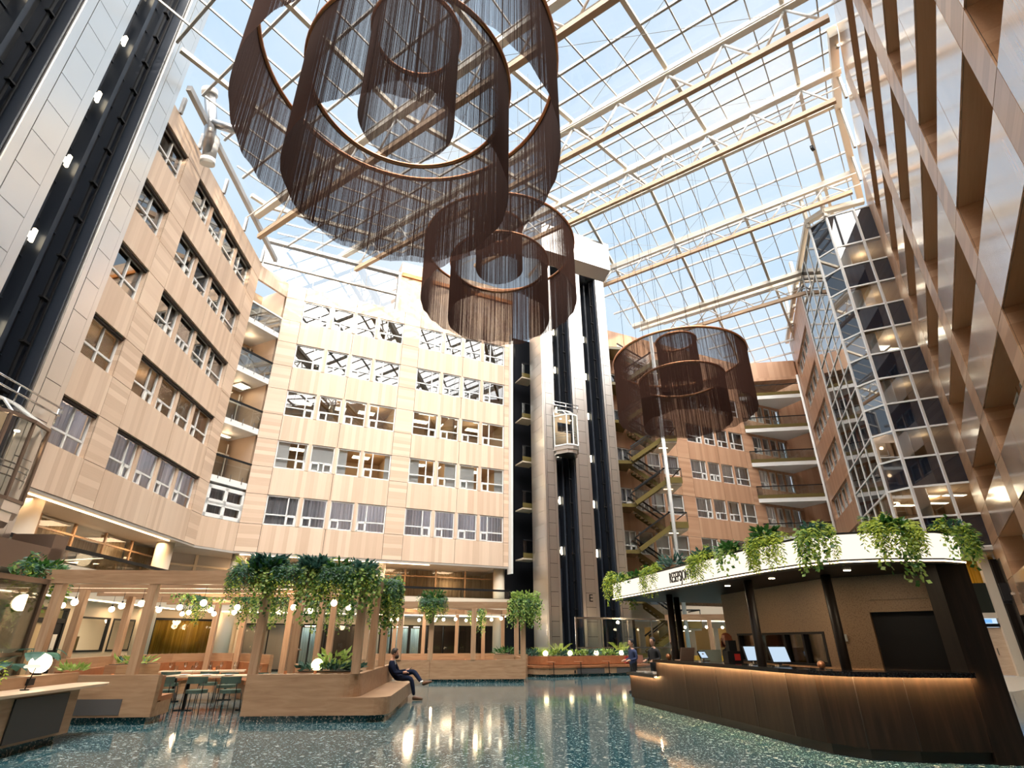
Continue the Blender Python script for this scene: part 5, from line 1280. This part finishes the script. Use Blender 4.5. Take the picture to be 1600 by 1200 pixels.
# ================================================================== PEOPLE
def figure(name, label, joints, bones, mats, loc=(0,0,0), rz=0, head=None, face=0, hair=None, hands=(), shoes=(), hair_long=0):
    names = list(joints); vs = [joints[n][:3] for n in names]; es = [(names.index(a), names.index(b)) for a, b, _ in bones]
    me = bpy.data.meshes.new(name+'_rig'); me.from_pydata(vs, es, []); ob = bpy.data.objects.new(name+'_rig', me); COL.objects.link(ob)
    md = ob.modifiers.new('Skin', 'SKIN'); md.use_smooth_shade = True
    for i, n in enumerate(names):
        r = joints[n][3]; r = r if isinstance(r, tuple) else (r, r)
        sv = me.skin_vertices[0].data[i]; sv.radius = r; sv.use_root = (i == 0)
    ob.modifiers.new('Sub', 'SUBSURF').levels = 1
    dg = bpy.context.evaluated_depsgraph_get(); ev = bpy.data.meshes.new_from_object(ob.evaluated_get(dg))
    b = MB(); b.v = [tuple(v.co) for v in ev.vertices]
    order = []
    def mi(mn):
        if mn not in order: order.append(mn)
        return order.index(mn)
    seg = [(Vector(joints[a][:3]), Vector(joints[c][:3]), mt) for a, c, mt in bones]
    for p in ev.polygons:
        c = p.center; best = None
        for a, e, mt in seg:
            d = e-a; t = max(0, min(1, (c-a).dot(d)/max(d.length_squared, 1e-9))); q = (c-(a+d*t)).length
            if best is None or q < best[0]: best = (q, mt)
        b.f.append(tuple(p.vertices)); b.m.append(mi(best[1])); b.sm.append(True)
    bpy.data.objects.remove(ob); bpy.data.meshes.remove(me); bpy.data.meshes.remove(ev)
    hx, hy, hz, hr = head; sk = mi('skin'); cf, sf = math.cos(face), math.sin(face)
    def hp(f, s, z): return (hx+f*cf-s*sf, hy+f*sf+s*cf, hz+z)
    i0 = len(b.v); n = 14
    prof = [(.02,-1.12),(.42,-1.02),(.62,-.72),(.74,-.35),(.84,.05),(.88,.4),(.78,.72),(.5,.98),(.02,1.08)]
    for (r, z) in prof:
        for j in range(n):
            t = 2*PI*j/n; f = r*math.cos(t)*1.08; s = r*math.sin(t)*.86
            if z < -.3: f += .10*(-z)
            b.v.append(hp(f*hr, s*hr, z*hr*1.12))
    for k in range(len(prof)-1):
        for j in range(n):
            a, c = i0+k*n+j, i0+k*n+(j+1) % n; b.f.append((a, c, c+n, a+n)); b.m.append(sk); b.sm.append(True)
    b.tube([hp(.84*hr,0,.15*hr), hp(1.10*hr,0,-.22*hr), hp(.86*hr,0,-.3*hr)], [.1*hr,.16*hr,.08*hr], 6, sk)
    for s in (-1, 1): b.ball(hp(-.02*hr, s*.76*hr, -.02*hr), .2*hr, 8, sk)
    dk_ = mi('hair')
    for s in (-1, 1): b.ball(hp(.84*hr, s*.3*hr, .08*hr), .09*hr, 6, dk_)
    b.tube([hp(.9*hr,-.22*hr,-.55*hr), hp(.96*hr,0,-.56*hr), hp(.9*hr,.22*hr,-.55*hr)], .05*hr, 5, mi('leather'))
    for (w, d, up_) in hands:
        w = Vector(w); d = Vector(d).normalized(); u = Vector(up_).normalized(); s = d.cross(u).normalized()
        b.tube([tuple(w-d*.02), tuple(w+d*.04), tuple(w+d*.09)], [.026,.036,.034], 8, sk)
        for k, l in enumerate((.062,.075,.07,.055)):
            base = w+d*.085+s*(.024*(k-1.5)); m1 = base+d*l*.5-u*.004; e = m1+(d*.75-u*.6).normalized()*l*.55
            b.tube([tuple(base), tuple(m1), tuple(e)], [.0095,.009,.007], 6, sk)
        th = w+d*.02+s*.03; b.tube([tuple(th), tuple(th+d*.035+s*.025), tuple(th+d*.065+s*.02)], [.012,.010,.008], 6, sk)
    root = b.build(name, [M[m] for m in order], None, loc, rz); tag(root, label, 'person')
    if hair:
        h = MB(); i0 = 0
        pr = [(.80,-.55 if hair_long else -.25),(.98,.05),(.98,.45),(.86,.85),(.55,1.12),(.02,1.22)]
        for (r, z) in pr:
            for j in range(n):
                t = 2*PI*j/n; f = r*math.cos(t)*1.06-.10; s = r*math.sin(t)*.92; zz = z
                if math.cos(t) > .35 and z < .5: f = min(f, .62); zz = max(z, .42)
                h.v.append(hp(f*hr, s*hr, zz*hr*1.12))
        for k in range(len(pr)-1):
            for j in range(n):
                a, c = k*n+j, k*n+(j+1) % n; h.f.append((a, c, c+n, a+n)); h.m.append(0); h.sm.append(True)
        if hair_long:
            q = random.Random(3)
            for k in range(60):
                t = q.uniform(.7, 2*PI-.7); x = -.1+1.0*math.cos(t); s = .95*math.sin(t)
                pts = [hp((x*.8)*hr, s*.8*hr, .8*hr)]; 
                for i in range(5): pts.append(hp((x*(1+.1*i)+q.uniform(-.12,.12))*hr, (s*(1+.1*i)+q.uniform(-.12,.12))*hr, (.5-.55*i)*hr))
                h.tube(pts, [.12*hr]*5+[.04*hr], 5)
        h.build('hair', M[hair], root)
    for (pts, r, mt) in shoes:
        s = MB(); s.tube(pts, r, 10); s.build('shoe', M[mt], root)
    return root
# the seated man, legs crossed, looking at his phone
J = {'pelvis':(-3.40,17.8,.575,(.15,.13)),'belly':(-3.44,17.8,.70,(.15,.12)),'chest':(-3.48,17.8,.86,(.165,.125)),'neckb':(-3.48,17.8,1.0,(.07,.065)),'neck':(-3.46,17.8,1.07,(.055,.055)),
 'shR':(-3.46,17.61,.95,.07),'elR':(-3.35,17.54,.68,.052),'wrR':(-3.10,17.62,.70,.036),'shL':(-3.46,17.99,.95,.07),'elL':(-3.32,18.05,.70,.052),'wrL':(-3.07,17.93,.745,.036),
 'hipR':(-3.32,17.70,.57,.10),'knR':(-2.86,17.66,.55,.075),'anR':(-2.76,17.66,.12,.05),'hipL':(-3.32,17.91,.59,.10),'knL':(-2.84,17.82,.73,.078),'anL':(-2.55,17.64,.44,.05)}
Bn = [('pelvis','belly','suit'),('belly','chest','suit'),('chest','neckb','suit'),('neckb','neck','skin'),('chest','shR','suit'),('shR','elR','suit'),('elR','wrR','suit'),('chest','shL','suit'),('shL','elL','suit'),('elL','wrL','suit'),
 ('pelvis','hipR','trouser'),('hipR','knR','trouser'),('knR','anR','trouser'),('pelvis','hipL','trouser'),('hipL','knL','trouser'),('knL','anL','trouser')]
man = figure('person', 'bearded man in a navy suit seated cross-legged on the oak step, looking at a phone', J, Bn, None, head=(-3.41,17.8,1.185,.108), face=-.05, hair='hair',
  hands=[((-3.09,17.63,.70),(1,.35,.05),(0,0,1)),((-3.06,17.92,.745),(1,-.3,.15),(0,0,1))],
  shoes=[([(-2.80,17.66,.05),(-2.74,17.66,.07),(-2.62,17.65,.05),(-2.51,17.64,.035)],[.04,.058,.045,.03],'shoe'),([(-2.53,17.64,.40),(-2.50,17.63,.42),(-2.39,17.58,.45),(-2.27,17.53,.485)],[.042,.055,.045,.028],'shoe')])
m = MB(); m.ball((-3.36,17.8,1.10), .07, 10, 0, .9); m.build('beard', M['hair'], man)
m = MB(); m.tube([(-2.575,17.66,.47),(-2.555,17.645,.435)], .054, 10); m.build('sock', M['porcelain'], man)
m = MB(); m.bar((-3.405,17.8,1.02),(-3.37,17.8,.9),.07,.02,up=(1,0,0)); m.build('shirt_front', M['shirt'], man)
ph = MB(); ph.bar((-2.97,17.86,.765),(-2.90,17.86,.82),.07,.01); tag(ph.build('phone', M['black']), 'dark phone held by the seated man in the navy suit', 'phone')
def stand(label, x, y, rz, h, top, bot, hair, long=0, arms='down', skin_top='skin', bag=None):
    k = h/1.75
    J = {'pelvis':(0,0,.93*k,(.15*k,.12*k)),'belly':(0,0,1.08*k,(.14*k,.115*k)),'chest':(0,0,1.28*k,(.17*k,.125*k)),'neckb':(0,0,1.44*k,(.075*k,.07*k)),'neck':(.01,0,1.50*k,.05*k)}
    B = [('pelvis','belly',top),('belly','chest',top),('chest','neckb',top),('neckb','neck','skin')]
    hands = []
    for s, n in ((-1,'R'),(1,'L')):
        J['sh'+n] = (0,s*.19*k,1.38*k,.065*k); J['el'+n] = (-.02,s*.25*k,1.12*k,.05*k)
        J['wr'+n] = (.22*k,s*.16*k,1.06*k,.034*k) if arms == 'front' else (.06*k,s*.24*k,.88*k,.034*k)
        J['hp'+n] = (0,s*.09*k,.88*k,.1*k); J['kn'+n] = (.02,s*.10*k,.49*k,.07*k); J['an'+n] = (0,s*.10*k,.09*k,.048*k)
        B += [('chest','sh'+n,top),('sh'+n,'el'+n,top),('el'+n,'wr'+n,top),('pelvis','hp'+n,bot),('hp'+n,'kn'+n,bot),('kn'+n,'an'+n,bot)]
        w = J['wr'+n][:3]; hands.append((w, (1,0,-.1) if arms == 'front' else (.1,0,-1), (0,0,1) if arms == 'front' else (1,0,0)))
    sh = [([(-.06*k,s*.1*k,.045),(.02,s*.1*k,.06),(.1*k,s*.105*k,.045),(.19*k,s*.11*k,.03)],[.04,.055,.045,.03],'blackcloth') for s in (-1,1)]
    f = figure('person', label, J, B, None, (x,y,0), rz, head=(.02,0,1.63*k,.108*k), face=0, hair=hair, hands=hands, shoes=sh, hair_long=long)
    if bag: q = MB(); q.box(-.1,.12,-.34,-.24,.85,1.05); q.build('bag', M['red'], f)
    return f
stand('person in a blue coat with a red bag beyond the low counter end', 3.95, 20.0, R(200), 1.56, 'coat', 'blackcloth', 'blackcloth', 0, 'front', bag=1)
stand('person in a dark hooded jacket standing left of the first canopy post', 4.42, 19.0, R(215), 1.60, 'blackcloth', 'blackcloth', 'blackcloth', 0, 'front')
stand('person in black partly hidden behind the first canopy post', 4.72, 17.6, R(190), 1.58, 'blackcloth', 'blackcloth', 'porcelain', 1, 'front')
stand('receptionist with long curly red hair in black behind the counter', 4.98, 14.0, R(190), 1.66, 'blackcloth', 'blackcloth', 'redhair', 1, 'front')
wx, wy = to_world(F2, -2.95, 4.0)
stand('waiter in a white shirt and black apron inside the dark restaurant', wx, wy, R(-10), 1.76, 'shirt', 'blackcloth', 'hair', 0, 'front')

# ================================================================== LIGHT
def area(name, loc, rot, size, energy, col, sy=None):
    l = bpy.data.lights.new(name, 'AREA'); l.energy = energy; l.color = col; l.size = size
    if sy: l.shape = 'RECTANGLE'; l.size_y = sy
    o = bpy.data.objects.new(name, l); COL.objects.link(o); o.location = loc; o.rotation_euler = rot; return o
def point(name, loc, energy, col, r=.1):
    l = bpy.data.lights.new(name, 'POINT'); l.energy = energy; l.color = col; l.shadow_soft_size = r
    o = bpy.data.objects.new(name, l); COL.objects.link(o); o.location = loc; return o
WARM = (1,.70,.42)
# lamps and added fill lights inside the restaurant, booths, gallery, rooms
for x, y in ((-4,5),(1,5),(6,5)): point('restaurant_fill', (*to_world(F2, x, y), 2.3), 60, WARM)
for x in (-6,-2,2,6): area('gallery_fill', (*to_world(F2, x, 1.4), 5.8), (0,0,F2[2]), 1.2, 60, WARM)
for x in (-2,2,6): area('gallery_fill', (*to_world(F1, x, 1.1), 5.8), (0,0,F1[2]), 1.2, 50, WARM)
for x in (0,3,6,9): area('ground_fill', (*to_world(F1, x, 1.2), 2.9), (0,0,F1[2]), .8, 26, WARM)
for x in (2.5,6,9): area('ground_fill', (*to_world(F1, x, 3.6), 2.9), (0,0,F1[2]), .8, 70, (1,.8,.5))
for x, y in ((-8.5,16),(-6,15.5),(-9.5,19)): point('pergola_lamp', (x,y,2.4), 48, WARM, .2)
for x, y in ((-4.5,28),(-1.5,28)): point('pergola_lamp', (x,y,2.5), 48, WARM, .2)
for x, y in ((4.5,12.6),(5.0,10.8),(5.9,9.45)): area('canopy_downlight', (x,y,2.55), (0,0,0), .15, 7, (1,.8,.55))
point('gallery_fill', (9,33,2.6), 30, WARM)
for x in (-6,-2,2,6): point('gallery_fill', (*to_world(F2, x, 3.4), 4.8), 22, WARM, .3)  # unseen fill added behind the gallery curtains to brighten them
for x in (-1,2,5): point('gallery_fill', (*to_world(F1, x, 3.0), 4.8), 22, WARM, .3)  # same added backlight for the gallery curtains of the left wall
for x in (-8,-4,0,4): point('gallery_fill', (*to_world(F3, x, 4), 2.2), 26, WARM, .3)
for x in (-1,3,6): point('room_fill', (*to_world(F1, x, 2), 9.2), 60, (.9,.9,1), .3)  # unseen cool fill added to brighten the lowest row of curtains
for x in (-1,3,6): point('room_fill', (*to_world(F1, x, 2), 12.5), 22, WARM, .3)
for k in (0,1,2):
    for x in (-7,0,3,8): point('room_fill', (*to_world(F3, x, 2), 9.2+KH*k), 34, (1,.85,.65), .3)
point('corner_fill', (*to_world(FM, 2, -1.2), 2.5), 60, WARM, .2); area('entrance_lamp', (24.2,31.6,5.5), (0,0,0), 1, 40, WARM); point('entrance_lamp', (24,33.5,3.6), 30, WARM)  # corner light is unseen, added to brighten the mustard curtain
for k in (0,1,2):
    for x in (-3,0,4,7): point('room_fill', (*to_world(F2, x, 2), 9.2+KH*k), 30 if k else 80, (1,.72,.42) if k else (.9,.9,1), .3)  # lowest row: stronger cool fill, added so its curtains look brighter
for k in (0,2):
    point('bay_fill', (25,32.5,8.9+KH*(2*k)), 60, (1,.72,.42), .3)
point('lift_lamp', (*to_world(FT, 1.5, -.3), 15.4), 18, (1,.8,.5)); point('lift_lamp', (*to_world(FL, -6, -.3), 6.8), 8, WARM)
for k in range(4): point('balcony_lamp', (*to_world(FC, 1.2, 1.3), 9.0+KH*(k+1)), 14, WARM, .2)
point('hatch_lamp', (6.2,13.2,2.3), 14, WARM, .1); point('hatch_lamp', (6.4,11.6,2.3), 12, WARM, .1)
for x in (-6,-3,0,3,6,9): area('ground_fill', (*to_world(F2, x, 1.5), 2.9), (0,0,F2[2]), .8, 34, WARM)  # unseen fill added under the slab to brighten the restaurant's lettered band
for x in (-4.5,-2,3.6,4.8): point('restaurant_fill', (*to_world(F2, x, 4.9), 2.2), 16, (.85,.95,1), .1)  # unseen cool fill added in front of the aqua curtains to lift them
for k in range(6): point('bay_fill', (24.3, 30.6, 8.9+KH*k), 14 if k in (1,2,4) else 34, (1,.82,.6), .2)  # unseen fill added on every floor so the bay column shows
# daylight
sun = bpy.data.lights.new('sun', 'SUN'); sun.energy = 4.2; sun.color = (1,.83,.62); sun.angle = R(.6)
so = bpy.data.objects.new('sun', sun); COL.objects.link(so)
saz, sel = R(152), R(13.5)
dv = Vector((math.sin(saz)*math.cos(sel), math.cos(saz)*math.cos(sel), math.sin(sel)))
so.rotation_euler = dv.to_track_quat('Z', 'Y').to_euler()
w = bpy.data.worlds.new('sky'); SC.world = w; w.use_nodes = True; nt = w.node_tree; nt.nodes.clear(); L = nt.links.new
out = N(nt, 'ShaderNodeOutputWorld'); bg = N(nt, 'ShaderNodeBackground'); tc = N(nt, 'ShaderNodeTexCoord')
ns = N(nt, 'ShaderNodeTexNoise'); ns.inputs['Scale'].default_value = 2.2; ns.inputs['Detail'].default_value = 6; L(tc.outputs['Generated'], ns.inputs['Vector'])
sky = ramp(nt, [(.42,(.48,.64,.81)),(.6,(.60,.71,.82)),(.75,(.80,.81,.82))]); L(ns.outputs['Fac'], sky.inputs[0])
# bright patch added to the sky high behind the camera to light the hall
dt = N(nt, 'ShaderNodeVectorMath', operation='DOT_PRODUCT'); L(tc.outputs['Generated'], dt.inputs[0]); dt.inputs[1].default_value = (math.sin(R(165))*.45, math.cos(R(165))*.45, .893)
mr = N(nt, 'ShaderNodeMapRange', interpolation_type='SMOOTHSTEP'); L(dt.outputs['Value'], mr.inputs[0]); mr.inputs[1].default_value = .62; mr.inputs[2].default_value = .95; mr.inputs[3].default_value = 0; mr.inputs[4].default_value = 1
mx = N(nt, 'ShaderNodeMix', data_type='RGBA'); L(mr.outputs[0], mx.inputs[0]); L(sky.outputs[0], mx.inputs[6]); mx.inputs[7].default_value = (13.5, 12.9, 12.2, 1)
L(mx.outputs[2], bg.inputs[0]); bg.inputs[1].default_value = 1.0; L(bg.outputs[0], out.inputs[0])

# ================================================================== CAMERA
cam = bpy.data.cameras.new('camera'); co = bpy.data.objects.new('camera', cam); COL.objects.link(co)
co.location = (0,0,1.5); co.rotation_euler = (R(90+25.2), 0, 0); cam.sensor_width = 36; cam.lens = 36*855/1600; cam.clip_start = .05; cam.clip_end = 300
SC.camera = co
SC.view_settings.view_transform = 'Standard'; SC.view_settings.look = 'None'; SC.view_settings.gamma = 1; SC.view_settings.use_curve_mapping = False
SC.view_settings.exposure = .35
cy = SC.cycles; cy.use_denoising = True; cy.max_bounces = 7; cy.diffuse_bounces = 4; cy.glossy_bounces = 4; cy.transmission_bounces = 4; cy.transparent_max_bounces = 24
cy.sample_clamp_indirect = 6; cy.caustics_reflective = False; cy.caustics_refractive = False
